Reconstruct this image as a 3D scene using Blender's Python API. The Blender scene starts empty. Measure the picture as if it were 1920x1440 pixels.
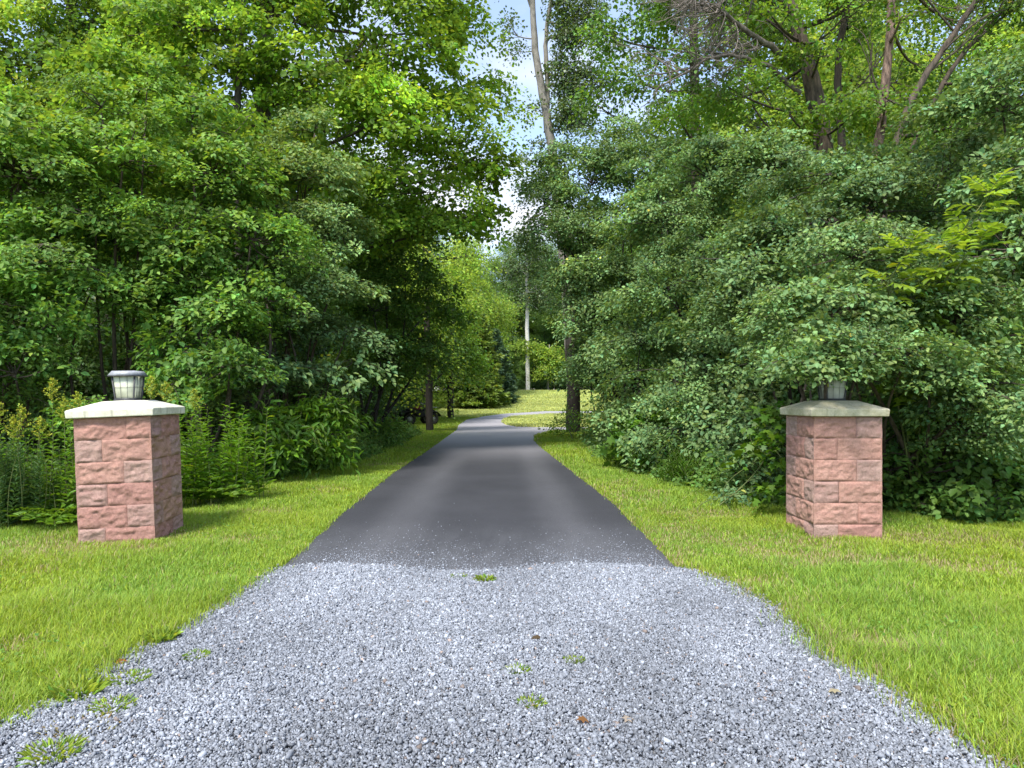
import bpy, math, numpy as np
from mathutils import Vector, Matrix
R = math.radians
F = 1300.0; HX = 960.0; HY = 745.0; EYE = 1.35
scene = bpy.context.scene
COL = scene.collection

# ------------------------------------------------------------------ ground shape
def hgt(x, y):
    y = np.asarray(y, float); x = np.asarray(x, float)
    t = np.clip(y - 44.0, 0, 36.5)
    z = 0.0016 * t * t
    return z + 0 * x
def hz(x, y): return float(hgt(x, y))
def P(px, py, Y):                       # a point at a chosen distance
    return np.array([(px - HX) * Y / F, Y, EYE + (HY - py) * Y / F])
def G(px, py):                          # a point on the ground
    lo, hi = 1.0, 80.0
    Y = 2.0
    while Y < 80:
        if EYE + (HY - py) * Y / F <= hz(0, Y): break
        Y += 0.02
    return ((px - HX) * Y / F, Y)
def GX(px, Y): return (px - HX) * Y / F

# ------------------------------------------------------------------ helpers
def tag(o, label=None, cat=None, group=None, kind=None):
    if label: o['label'] = label
    if cat: o['category'] = cat
    if group: o['group'] = group
    if kind: o['kind'] = kind
    return o
def empty(name, loc, label, cat, group=None, rz=0.0):
    o = bpy.data.objects.new(name, None); COL.objects.link(o)
    o.location = tuple(float(v) for v in loc); o.rotation_euler = (0, 0, rz); o.empty_display_size = 0.2
    return tag(o, label, cat, group)
class MB:
    """collects vertices, quads and triangles and links them as ONE mesh"""
    def __init__(s): s.v = []; s.q = []; s.t = []; s.c = []; s.n = 0
    def add(s, v, q=None, t=None, c=None):
        v = np.asarray(v, float).reshape(-1, 3)
        if q is not None and len(q): s.q.append(np.asarray(q, np.int64).reshape(-1, 4) + s.n)
        if t is not None and len(t): s.t.append(np.asarray(t, np.int64).reshape(-1, 3) + s.n)
        s.v.append(v)
        if c is None: c = np.ones((len(v), 3))
        c = np.asarray(c, float)
        if c.ndim == 1: c = np.tile(c, (len(v), 1))
        s.c.append(c); s.n += len(v)
        return s
    def build(s, name, mat, parent=None, origin=(0, 0, 0), smooth=False):
        me = bpy.data.meshes.new(name)
        v = np.concatenate(s.v) - np.asarray(origin, float)
        q = np.concatenate(s.q) if s.q else np.zeros((0, 4), np.int64)
        t = np.concatenate(s.t) if s.t else np.zeros((0, 3), np.int64)
        me.vertices.add(len(v)); me.vertices.foreach_set('co', v.astype(np.float32).ravel())
        loops = np.concatenate([q.ravel(), t.ravel()]).astype(np.int32)
        me.loops.add(len(loops)); me.loops.foreach_set('vertex_index', loops)
        nf = len(q) + len(t)
        me.polygons.add(nf)
        st = np.concatenate([np.arange(len(q)) * 4, len(q) * 4 + np.arange(len(t)) * 3]).astype(np.int32)
        me.polygons.foreach_set('loop_start', st)
        me.update(calc_edges=True)
        if smooth: me.polygons.foreach_set('use_smooth', np.ones(nf, bool))
        a = me.color_attributes.new('tint', 'FLOAT_COLOR', 'POINT')
        c = np.concatenate(s.c); c4 = np.ones((len(c), 4), np.float32); c4[:, :3] = c
        a.data.foreach_set('color', c4.ravel())
        me.materials.append(mat)
        o = bpy.data.objects.new(name, me); COL.objects.link(o)
        if parent: o.parent = parent
        return o
def norm(a):
    return a / np.maximum(np.linalg.norm(a, axis=-1, keepdims=True), 1e-9)
def tube(mb, pts, rad, sides=6, c=None, cap=True, rough=0.0, rng=None):
    pts = np.asarray(pts, float); k = len(pts)
    rad = np.broadcast_to(np.asarray(rad, float), (k,))
    tan = norm(np.gradient(pts, axis=0))
    ref = np.array([1.0, 0, 0]) if abs(tan[0][0]) < 0.8 else np.array([0, 1.0, 0])
    vs = []
    for i in range(k):
        n = ref - tan[i] * ref.dot(tan[i]); n = n / max(np.linalg.norm(n), 1e-9); ref = n
        b = np.cross(tan[i], n)
        a = np.arange(sides) * 2 * math.pi / sides
        r = rad[i] * np.ones(sides)
        if rough and rng is not None: r = r * (1 + rough * rng.normal(size=sides))
        vs.append(pts[i] + np.outer(r * np.cos(a), n) + np.outer(r * np.sin(a), b))
    v = np.concatenate(vs)
    i, j = np.meshgrid(np.arange(k - 1), np.arange(sides), indexing='ij')
    a0 = (i * sides + j).ravel(); a1 = (i * sides + (j + 1) % sides).ravel()
    q = np.stack([a0, a1, a1 + sides, a0 + sides], 1)
    t = None
    if cap:
        v = np.concatenate([v, pts[-1:]]); e = (k - 1) * sides
        t = np.array([[e + m, e + (m + 1) % sides, k * sides] for m in range(sides)])
    mb.add(v, q, t, c)
def curve(a, b, sag=0.0, bend=(0, 0, 0), k=6):
    t = np.linspace(0, 1, k)[:, None]; a = np.asarray(a, float); b = np.asarray(b, float)
    return a + (b - a) * t + (np.asarray(bend, float) + np.array([0, 0, sag])) * (4 * t * (1 - t))
def box(mb, lo, hi, c=None):
    x0, y0, z0 = lo; x1, y1, z1 = hi
    v = [(x0,y0,z0),(x1,y0,z0),(x1,y1,z0),(x0,y1,z0),(x0,y0,z1),(x1,y0,z1),(x1,y1,z1),(x0,y1,z1)]
    mb.add(v, [(0,3,2,1),(4,5,6,7),(0,1,5,4),(1,2,6,5),(2,3,7,6),(3,0,4,7)], None, c)
def frustum(mb, b0, b1, z0, z1, c=None):
    v = [(-b0,-b0,z0),(b0,-b0,z0),(b0,b0,z0),(-b0,b0,z0),(-b1,-b1,z1),(b1,-b1,z1),(b1,b1,z1),(-b1,b1,z1)]
    mb.add(v, [(0,3,2,1),(4,5,6,7),(0,1,5,4),(1,2,6,5),(2,3,7,6),(3,0,4,7)], None, c)

# value noise for shaping
_prng = np.random.default_rng(5)
_perm = _prng.random((64, 64, 64))
def vnoise(p):
    p = np.asarray(p, float); i = np.floor(p).astype(int); f = p - i; f = f * f * (3 - 2 * f)
    r = 0
    for dx in (0, 1):
        for dy in (0, 1):
            for dz in (0, 1):
                w = (f[..., 0] if dx else 1 - f[..., 0]) * (f[..., 1] if dy else 1 - f[..., 1]) * (f[..., 2] if dz else 1 - f[..., 2])
                r = r + w * _perm[(i[..., 0] + dx) % 64, (i[..., 1] + dy) % 64, (i[..., 2] + dz) % 64]
    return r - 0.5
def fbm(p, o=3):
    p = np.asarray(p, float)
    return sum(vnoise(p * 2 ** k + 17.3 * k) * 0.5 ** k for k in range(o))

# ------------------------------------------------------------------ materials
def mat(name):
    m = bpy.data.materials.new(name); m.use_nodes = True
    nt = m.node_tree; nt.nodes.clear()
    out = nt.nodes.new('ShaderNodeOutputMaterial')
    return m, nt, out
def N(nt, t, **kw):
    n = nt.nodes.new(t)
    for k, v in kw.items():
        if k in n.inputs.keys(): n.inputs[k].default_value = v
        else: setattr(n, k, v)
    return n
def ramp(nt, fac, stops):
    r = nt.nodes.new('ShaderNodeValToRGB'); e = r.color_ramp.elements
    while len(e) < len(stops): e.new(0.5)
    for i, (p, c) in enumerate(stops):
        e[i].position = p; e[i].color = (*c, 1) if len(c) == 3 else c
    nt.links.new(fac, r.inputs[0]); return r.outputs[0]
def mixc(nt, fac, a, b, mode='MIX'):
    m = nt.nodes.new('ShaderNodeMix'); m.data_type = 'RGBA'; m.blend_type = mode
    for s, v in ((0, fac), (6, a), (7, b)):
        if isinstance(v, (float, int)): m.inputs[s].default_value = v
        elif isinstance(v, tuple): m.inputs[s].default_value = (*v, 1)
        else: nt.links.new(v, m.inputs[s])
    return m.outputs[2]
def leaf_mat(name, col, trans=0.4, rough=0.5, spec=0.4, tcol=None, back=1.0):
    m, nt, out = mat(name); L = nt.links
    at = N(nt, 'ShaderNodeAttribute', attribute_name='tint')
    c = mixc(nt, 1.0, col, at.outputs['Color'], 'MULTIPLY')
    tc = mixc(nt, 1.0, tcol or (col[0] * 1.5, col[1] * 1.35, col[2] * 0.6), at.outputs['Color'], 'MULTIPLY')
    b = N(nt, 'ShaderNodeBsdfPrincipled', Roughness=rough)
    b.inputs['Specular IOR Level'].default_value = spec
    L.new(c, b.inputs['Base Color'])
    t = N(nt, 'ShaderNodeBsdfTranslucent'); L.new(tc, t.inputs['Color'])
    mx = N(nt, 'ShaderNodeMixShader'); mx.inputs[0].default_value = trans
    L.new(b.outputs[0], mx.inputs[1]); L.new(t.outputs[0], mx.inputs[2]); L.new(mx.outputs[0], out.inputs[0])
    return m
def bark_mat(name, c1, c2, scale=9.0, stretch=0.25, bump=0.6):
    m, nt, out = mat(name); L = nt.links
    tc = N(nt, 'ShaderNodeTexCoord'); mp = N(nt, 'ShaderNodeMapping'); mp.inputs['Scale'].default_value = (1, 1, stretch)
    L.new(tc.outputs['Object'], mp.inputs[0])
    n = N(nt, 'ShaderNodeTexNoise', Scale=scale, Detail=6.0, Roughness=0.7); L.new(mp.outputs[0], n.inputs['Vector'])
    b = N(nt, 'ShaderNodeBsdfPrincipled', Roughness=0.9)
    L.new(ramp(nt, n.outputs['Fac'], [(0.35, c1), (0.65, c2)]), b.inputs['Base Color'])
    bp = N(nt, 'ShaderNodeBump', Strength=bump, Distance=0.02); L.new(n.outputs['Fac'], bp.inputs['Height'])
    L.new(bp.outputs[0], b.inputs['Normal']); L.new(b.outputs[0], out.inputs[0])
    return m
M = {}
M['shrub'] = leaf_mat('shrub_leaves', (0.160, 0.262, 0.098), 0.33, 0.58, 0.28)
M['dogwood'] = leaf_mat('understory_leaves', (0.148, 0.278, 0.055), 0.38, 0.55, 0.3)
M['maple'] = leaf_mat('maple_leaves', (0.175, 0.295, 0.036), 0.48, 0.5, 0.3, (0.31, 0.47, 0.036))
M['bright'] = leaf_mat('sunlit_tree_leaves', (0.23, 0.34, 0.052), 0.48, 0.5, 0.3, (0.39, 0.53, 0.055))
M['wood'] = leaf_mat('woodland_leaves', (0.11, 0.21, 0.034), 0.44, 0.5, 0.4)
M['dark'] = leaf_mat('dark_leaves', (0.085, 0.17, 0.04), 0.3, 0.5, 0.4)
M['poplar'] = leaf_mat('poplar_leaves', (0.095, 0.155, 0.05), 0.38, 0.45, 0.5)
M['needle'] = leaf_mat('spruce_needles', (0.115, 0.20, 0.13), 0.15, 0.6, 0.3)
M['pine'] = leaf_mat('pine_needles', (0.20, 0.29, 0.08), 0.3, 0.6, 0.3)
M['ash'] = leaf_mat('sapling_leaves', (0.23, 0.345, 0.045), 0.45, 0.5, 0.4)
M['weed'] = leaf_mat('weed_leaves', (0.13, 0.26, 0.022), 0.4, 0.5, 0.4)
M['fern'] = leaf_mat('fern_fronds', (0.12, 0.23, 0.03), 0.4, 0.55, 0.3)
M['fine'] = leaf_mat('fine_weed_leaves', (0.055, 0.115, 0.035), 0.3, 0.55, 0.3)
M['flower'] = leaf_mat('goldenrod_flowers', (0.36, 0.40, 0.055), 0.35, 0.7, 0.2)
M['grass'] = leaf_mat('grass_blades', (0.275, 0.385, 0.052), 0.42, 0.55, 0.25, (0.41, 0.54, 0.048))
M['bark'] = bark_mat('grey_brown_bark', (0.022, 0.016, 0.012), (0.125, 0.095, 0.072), 15, 0.22, 1.0)
M['bark_dark'] = bark_mat('dark_bark', (0.018, 0.014, 0.012), (0.06, 0.05, 0.042))
M['bark_red'] = bark_mat('reddish_flaking_bark', (0.03, 0.018, 0.014), (0.30, 0.20, 0.155), 16, 0.28, 1.0)
M['bark_pale'] = bark_mat('pale_grey_bark', (0.12, 0.108, 0.09), (0.27, 0.25, 0.215), 6, 0.5, 0.4)
M['bark_white'] = bark_mat('white_birch_bark', (0.42, 0.40, 0.36), (0.72, 0.70, 0.66), 5, 1.5, 0.2)
M['twig'] = bark_mat('dead_grey_twigs', (0.06, 0.047, 0.038), (0.22, 0.185, 0.16), 14, 0.5, 0.3)
M['stem'] = bark_mat('green_stems', (0.07, 0.10, 0.03), (0.15, 0.17, 0.05), 10, 0.5, 0.1)

def lawn_material():
    m, nt, out = mat('lawn_ground'); L = nt.links
    g = N(nt, 'ShaderNodeNewGeometry')
    n = N(nt, 'ShaderNodeTexNoise', Scale=0.9, Detail=8.0, Roughness=0.65); L.new(g.outputs['Position'], n.inputs['Vector'])
    n2 = N(nt, 'ShaderNodeTexNoise', Scale=38.0, Detail=4.0); L.new(g.outputs['Position'], n2.inputs['Vector'])
    c = ramp(nt, n.outputs['Fac'], [(0.3, (0.10, 0.165, 0.018)), (0.55, (0.17, 0.235, 0.022)), (0.78, (0.24, 0.24, 0.05))])
    c = mixc(nt, 0.55, c, ramp(nt, n2.outputs['Fac'], [(0.3, (0.35, 0.38, 0.3)), (0.7, (1.25, 1.2, 1.0))]), 'MULTIPLY')
    b = N(nt, 'ShaderNodeBsdfPrincipled', Roughness=0.9); b.inputs['Specular IOR Level'].default_value = 0.1
    L.new(c, b.inputs['Base Color'])
    bp = N(nt, 'ShaderNodeBump', Strength=0.8, Distance=0.03); L.new(n2.outputs['Fac'], bp.inputs['Height']); L.new(bp.outputs[0], b.inputs['Normal'])
    L.new(b.outputs[0], out.inputs[0]); return m
def soil_material():
    m, nt, out = mat('leaf_litter'); L = nt.links
    g = N(nt, 'ShaderNodeNewGeometry')
    n = N(nt, 'ShaderNodeTexNoise', Scale=14.0, Detail=8.0, Roughness=0.7); L.new(g.outputs['Position'], n.inputs['Vector'])
    b = N(nt, 'ShaderNodeBsdfPrincipled', Roughness=1.0)
    L.new(ramp(nt, n.outputs['Fac'], [(0.35, (0.018, 0.014, 0.008)), (0.7, (0.085, 0.06, 0.032))]), b.inputs['Base Color'])
    bp = N(nt, 'ShaderNodeBump', Strength=0.8, Distance=0.03); L.new(n.outputs['Fac'], bp.inputs['Height']); L.new(bp.outputs[0], b.inputs['Normal'])
    L.new(b.outputs[0], out.inputs[0]); return m
def gravel_bed_material():
    m, nt, out = mat('gravel_bed'); L = nt.links
    g = N(nt, 'ShaderNodeNewGeometry')
    v = N(nt, 'ShaderNodeTexVoronoi', Scale=60.0); L.new(g.outputs['Position'], v.inputs['Vector'])
    b = N(nt, 'ShaderNodeBsdfPrincipled', Roughness=0.9)
    s = N(nt, 'ShaderNodeSeparateColor'); L.new(v.outputs['Color'], s.inputs[0])
    L.new(ramp(nt, s.outputs[0], [(0.0, (0.06, 0.063, 0.072)), (1.0, (0.24, 0.25, 0.275))]), b.inputs['Base Color'])
    L.new(b.outputs[0], out.inputs[0]); return m
def stone_material():
    m, nt, out = mat('crushed_stone'); L = nt.links
    at = N(nt, 'ShaderNodeAttribute', attribute_name='tint')
    g = N(nt, 'ShaderNodeNewGeometry')
    n = N(nt, 'ShaderNodeTexNoise', Scale=160.0, Detail=3.0); L.new(g.outputs['Position'], n.inputs['Vector'])
    c = mixc(nt, 0.5, at.outputs['Color'], ramp(nt, n.outputs['Fac'], [(0.3, (0.6, 0.6, 0.62)), (0.7, (1.2, 1.2, 1.2))]), 'MULTIPLY')
    b = N(nt, 'ShaderNodeBsdfPrincipled', Roughness=0.75); L.new(c, b.inputs['Base Color'])
    L.new(b.outputs[0], out.inputs[0]); return m
def asphalt_material():
    m, nt, out = mat('asphalt'); L = nt.links
    g = N(nt, 'ShaderNodeNewGeometry'); sp = N(nt, 'ShaderNodeSeparateXYZ'); L.new(g.outputs['Position'], sp.inputs[0])
    def math_(op, a, b=None, c=None):
        n = nt.nodes.new('ShaderNodeMath'); n.operation = op
        for i, v in enumerate((a, b, c)):
            if v is None: continue
            if isinstance(v, (int, float)): n.inputs[i].default_value = v
            else: L.new(v, n.inputs[i])
        return n.outputs[0]
    x = math_('ADD', sp.outputs[0], math_('MULTIPLY', sp.outputs[1], 0.018))
    fine = N(nt, 'ShaderNodeTexNoise', Scale=95.0, Detail=6.0, Roughness=0.8); L.new(g.outputs['Position'], fine.inputs['Vector'])
    big = N(nt, 'ShaderNodeTexNoise', Scale=0.8, Detail=6.0, Roughness=0.6); L.new(g.outputs['Position'], big.inputs['Vector'])
    mp = N(nt, 'ShaderNodeMapping'); mp.inputs['Scale'].default_value = (3.5, 0.7, 1); L.new(g.outputs['Position'], mp.inputs[0])
    streak = N(nt, 'ShaderNodeTexNoise', Scale=1.0, Detail=5.0, Roughness=0.65); L.new(mp.outputs[0], streak.inputs['Vector'])
    def track(c, w):
        d = math_('ABSOLUTE', math_('SUBTRACT', x, c))
        mr = N(nt, 'ShaderNodeMapRange', interpolation_type='SMOOTHSTEP'); L.new(d, mr.inputs[0])
        mr.inputs[1].default_value = 0.0; mr.inputs[2].default_value = w; mr.inputs[3].default_value = 1.0; mr.inputs[4].default_value = 0.0
        return mr.outputs[0]
    tr = math_('MAXIMUM', track(-1.05, 0.5), track(0.72, 0.45))
    tr = math_('MULTIPLY', tr, math_('ADD', math_('MULTIPLY', streak.outputs['Fac'], 0.5), 0.22))
    col = ramp(nt, big.outputs['Fac'], [(0.3, (0.036, 0.037, 0.044)), (0.7, (0.050, 0.051, 0.060))])
    col = mixc(nt, math_('MULTIPLY', tr, 0.7), col, (0.14, 0.14, 0.155))
    # dust drifting from the gravel
    mr = N(nt, 'ShaderNodeMapRange'); L.new(sp.outputs[1], mr.inputs[0])
    mr.inputs[1].default_value = 5.4; mr.inputs[2].default_value = 7.6; mr.inputs[3].default_value = 0.75; mr.inputs[4].default_value = 0.0
    col = mixc(nt, math_('MULTIPLY', mr.outputs[0], ramp(nt, streak.outputs['Fac'], [(0.30, (0.15, 0.15, 0.15)), (0.75, (0.8, 0.8, 0.8))])), col, (0.19, 0.195, 0.215))
    # sunlight on the far stretch, painted in as a paler asphalt colour
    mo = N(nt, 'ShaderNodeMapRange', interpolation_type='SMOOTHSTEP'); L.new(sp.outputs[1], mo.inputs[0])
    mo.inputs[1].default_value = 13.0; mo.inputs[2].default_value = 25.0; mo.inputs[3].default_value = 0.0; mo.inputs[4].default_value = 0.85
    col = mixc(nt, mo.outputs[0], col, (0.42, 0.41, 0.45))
    col = mixc(nt, 0.75, col, ramp(nt, fine.outputs['Fac'], [(0.3, (0.4, 0.4, 0.4)), (0.6, (1.1, 1.1, 1.1)), (0.70, (3.2, 3.2, 3.2))]), 'MULTIPLY')
    b = N(nt, 'ShaderNodeBsdfPrincipled', Roughness=0.82); b.inputs['Specular IOR Level'].default_value = 0.3
    L.new(col, b.inputs['Base Color'])
    bp = N(nt, 'ShaderNodeBump', Strength=0.4, Distance=0.006); L.new(fine.outputs['Fac'], bp.inputs['Height']); L.new(bp.outputs[0], b.inputs['Normal'])
    L.new(b.outputs[0], out.inputs[0]); return m
def block_material():
    m, nt, out = mat('split_face_block'); L = nt.links
    at = N(nt, 'ShaderNodeAttribute', attribute_name='tint'); tc = N(nt, 'ShaderNodeTexCoord')
    n = N(nt, 'ShaderNodeTexNoise', Scale=14.0, Detail=8.0, Roughness=0.7); L.new(tc.outputs['Object'], n.inputs['Vector'])
    n2 = N(nt, 'ShaderNodeTexNoise', Scale=55.0, Detail=6.0, Roughness=0.8); L.new(tc.outputs['Object'], n2.inputs['Vector'])
    c = mixc(nt, 0.75, at.outputs['Color'], ramp(nt, n.outputs['Fac'], [(0.3, (0.80, 0.74, 0.74)), (0.55, (1.0, 1.0, 1.0)), (0.75, (1.15, 1.2, 1.2))]), 'MULTIPLY')
    c = mixc(nt, 0.6, c, ramp(nt, n2.outputs['Fac'], [(0.3, (0.6, 0.58, 0.58)), (0.65, (1.25, 1.25, 1.25))]), 'MULTIPLY')
    b = N(nt, 'ShaderNodeBsdfPrincipled', Roughness=0.95); b.inputs['Specular IOR Level'].default_value = 0.15
    L.new(c, b.inputs['Base Color'])
    bp = N(nt, 'ShaderNodeBump', Strength=0.9, Distance=0.018); L.new(n2.outputs['Fac'], bp.inputs['Height']); L.new(bp.outputs[0], b.inputs['Normal'])
    L.new(b.outputs[0], out.inputs[0]); return m
def concrete_material(name, base, stain, amt):
    m, nt, out = mat(name); L = nt.links
    tc = N(nt, 'ShaderNodeTexCoord')
    n = N(nt, 'ShaderNodeTexNoise', Scale=7.0, Detail=8.0, Roughness=0.7); L.new(tc.outputs['Object'], n.inputs['Vector'])
    n2 = N(nt, 'ShaderNodeTexNoise', Scale=70.0, Detail=4.0); L.new(tc.outputs['Object'], n2.inputs['Vector'])
    mp = N(nt, 'ShaderNodeMapping'); mp.inputs['Scale'].default_value = (16, 16, 1.5); L.new(tc.outputs['Object'], mp.inputs[0])
    n3 = N(nt, 'ShaderNodeTexNoise', Scale=1.5, Detail=5.0); L.new(mp.outputs[0], n3.inputs['Vector'])
    c = mixc(nt, ramp(nt, n.outputs['Fac'], [(0.42, (0, 0, 0)), (0.42 + 0.3 / amt, (1, 1, 1))]), base, stain)
    c = mixc(nt, ramp(nt, n3.outputs['Fac'], [(0.58, (0, 0, 0)), (0.72, (0.6, 0.6, 0.6))]), c, (stain[0] * 0.5, stain[1] * 0.5, stain[2] * 0.45))
    c = mixc(nt, 0.35, c, ramp(nt, n2.outputs['Fac'], [(0.3, (0.6, 0.6, 0.6)), (0.7, (1.15, 1.15, 1.15))]), 'MULTIPLY')
    b = N(nt, 'ShaderNodeBsdfPrincipled', Roughness=0.9); L.new(c, b.inputs['Base Color'])
    bp = N(nt, 'ShaderNodeBump', Strength=0.3, Distance=0.006); L.new(n2.outputs['Fac'], bp.inputs['Height']); L.new(bp.outputs[0], b.inputs['Normal'])
    L.new(b.outputs[0], out.inputs[0]); return m
def plain(name, col, rough=0.5, metal=0.0, bump=0.0, var=0.25, scale=30.0):
    m, nt, out = mat(name); L = nt.links
    tc = N(nt, 'ShaderNodeTexCoord')
    n = N(nt, 'ShaderNodeTexNoise', Scale=scale, Detail=5.0); L.new(tc.outputs['Object'], n.inputs['Vector'])
    c = mixc(nt, 1.0, col, ramp(nt, n.outputs['Fac'], [(0.3, (1 - var,) * 3), (0.7, (1 + var,) * 3)]), 'MULTIPLY')
    b = N(nt, 'ShaderNodeBsdfPrincipled', Roughness=rough, Metallic=metal); L.new(c, b.inputs['Base Color'])
    if bump:
        bp = N(nt, 'ShaderNodeBump', Strength=bump, Distance=0.01); L.new(n.outputs['Fac'], bp.inputs['Height']); L.new(bp.outputs[0], b.inputs['Normal'])
    L.new(b.outputs[0], out.inputs[0]); return m
M['lawn'] = lawn_material(); M['soil'] = soil_material(); M['gbed'] = gravel_bed_material(); M['stone'] = stone_material()
M['asphalt'] = asphalt_material(); M['block'] = block_material()
M['cap_pale'] = concrete_material('pale_concrete', (0.74, 0.71, 0.60), (0.50, 0.47, 0.36), 1.0)
M['cap_mossy'] = concrete_material('stained_concrete', (0.56, 0.51, 0.38), (0.36, 0.33, 0.21), 1.4)
M['lamp_metal'] = plain('weathered_dark_metal', (0.06, 0.06, 0.065), 0.5, 0.2)
M['lamp_roof'] = plain('grey_painted_metal', (0.30, 0.31, 0.34), 0.5, 0.0)
M['pane'] = plain('frosted_pane', (0.62, 0.64, 0.50), 0.4, 0.0, 0, 0.25, 9)
M['pane_grey'] = plain('frosted_grey_pane', (0.52, 0.53, 0.50), 0.35, 0.0, 0, 0.3, 9)
M['quad_black'] = plain('black_plastic', (0.015, 0.016, 0.018), 0.4)
M['quad_grey'] = plain('grey_trim', (0.30, 0.32, 0.33), 0.4)
M['quad_red'] = plain('red_plastic', (0.11, 0.018, 0.016), 0.5)
M['rubber'] = plain('tyre_rubber', (0.012, 0.012, 0.012), 0.8)

# ------------------------------------------------------------------ leaves
T_OV = (np.array([(0,0,0),(.34,-.5,.10),(.70,-.37,.06),(1,0,-.10),(.70,.37,.06),(.34,.5,.10)]), np.array([(0,1,2,3),(0,3,4,5)]))
T_DI = (np.array([(0,0,0),(.45,-.5,.06),(1,0,-.06),(.45,.5,.06)]), np.array([(0,1,2,3)]))
T_MP = (np.array([(0,0,0),(.02,-.20,.02),(.10,-.52,.0),(.34,-.26,.05),(.62,-.50,-.03),(.66,-.17,.04),(1,0,-.08),(.66,.17,.04),(.62,.50,-.03),(.34,.26,.05),(.10,.52,0),(.02,.20,.02)]),
        np.array([(0,1,2,3),(0,3,4,5),(0,5,6,7),(0,7,8,9),(0,9,10,11)]))
def put_leaves(mb, tpl, p, d, n, ln, wd, c):
    tv, tq = tpl
    d = norm(d); s = norm(np.cross(n, d)); n = np.cross(d, s)
    ln = np.broadcast_to(ln, (len(p),)); wd = np.broadcast_to(wd, (len(p),))
    v = (p[:, None, :] + (ln[:, None] * tv[None, :, 0])[..., None] * d[:, None, :]
         + (ln[:, None] * wd[:, None] * tv[None, :, 1])[..., None] * s[:, None, :]
         + (ln[:, None] * tv[None, :, 2])[..., None] * n[:, None, :])
    q = tq[None] + (np.arange(len(p)) * len(tv))[:, None, None]
    mb.add(v.reshape(-1, 3), q.reshape(-1, 4), None, np.repeat(c, len(tv), 0))
def tints(rng, n, base, var=0.16, warm=0.12, odd=0.002):
    b = base * np.exp(rng.normal(0, var, n)); w = rng.normal(0, warm, n)
    c = np.stack([b * (1 + w), b, b * (1 - w * 0.8)], 1)
    k = rng.random(n) < odd
    c[k] = c[k] * np.array([2.2, 1.45, 0.9])
    return np.clip(c, 0.05, 4)
def clump_leaves(mb, rng, c, out, r, flat, n, leaf, wd, tpl, up=0.8, droop=0.25, var=0.16, bright=1.0, messy=0.5, hue=0.0, csig=0.2):
    nn = norm(np.array([0, 0, 1.0]) * up + out * 0.55 + rng.normal(0, 0.28, 3))
    a = norm(np.cross(nn, rng.normal(size=3))); b = np.cross(nn, a)
    th = rng.random(n) * 2 * math.pi; rr = np.sqrt(rng.random(n)) * r * (1 + 0.35 * np.sin(3 * th + rng.random() * 6))
    u = rr * np.cos(th); v = rr * np.sin(th) * rng.uniform(0.65, 1.0)
    p = c + u[:, None] * a + v[:, None] * b + (rng.normal(0, flat * r, n))[:, None] * nn
    p[:, 2] -= droop * rr * rr / r
    d = norm(u[:, None] * a + v[:, None] * b) * 0.9 + out * 0.35 + rng.normal(0, messy, (n, 3)); d[:, 2] -= 0.3
    m = nn + rng.normal(0, messy * 0.75, (n, 3))
    cb = bright * math.exp(rng.normal(0, csig))
    t = tints(rng, n, cb, var)
    if hue: t = t * np.array([1 + hue, 1 + hue * 0.45, 1 - hue * 0.5])
    put_leaves(mb, tpl, p, norm(d), norm(m), leaf * rng.uniform(0.7, 1.25, n), wd, t)

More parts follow.
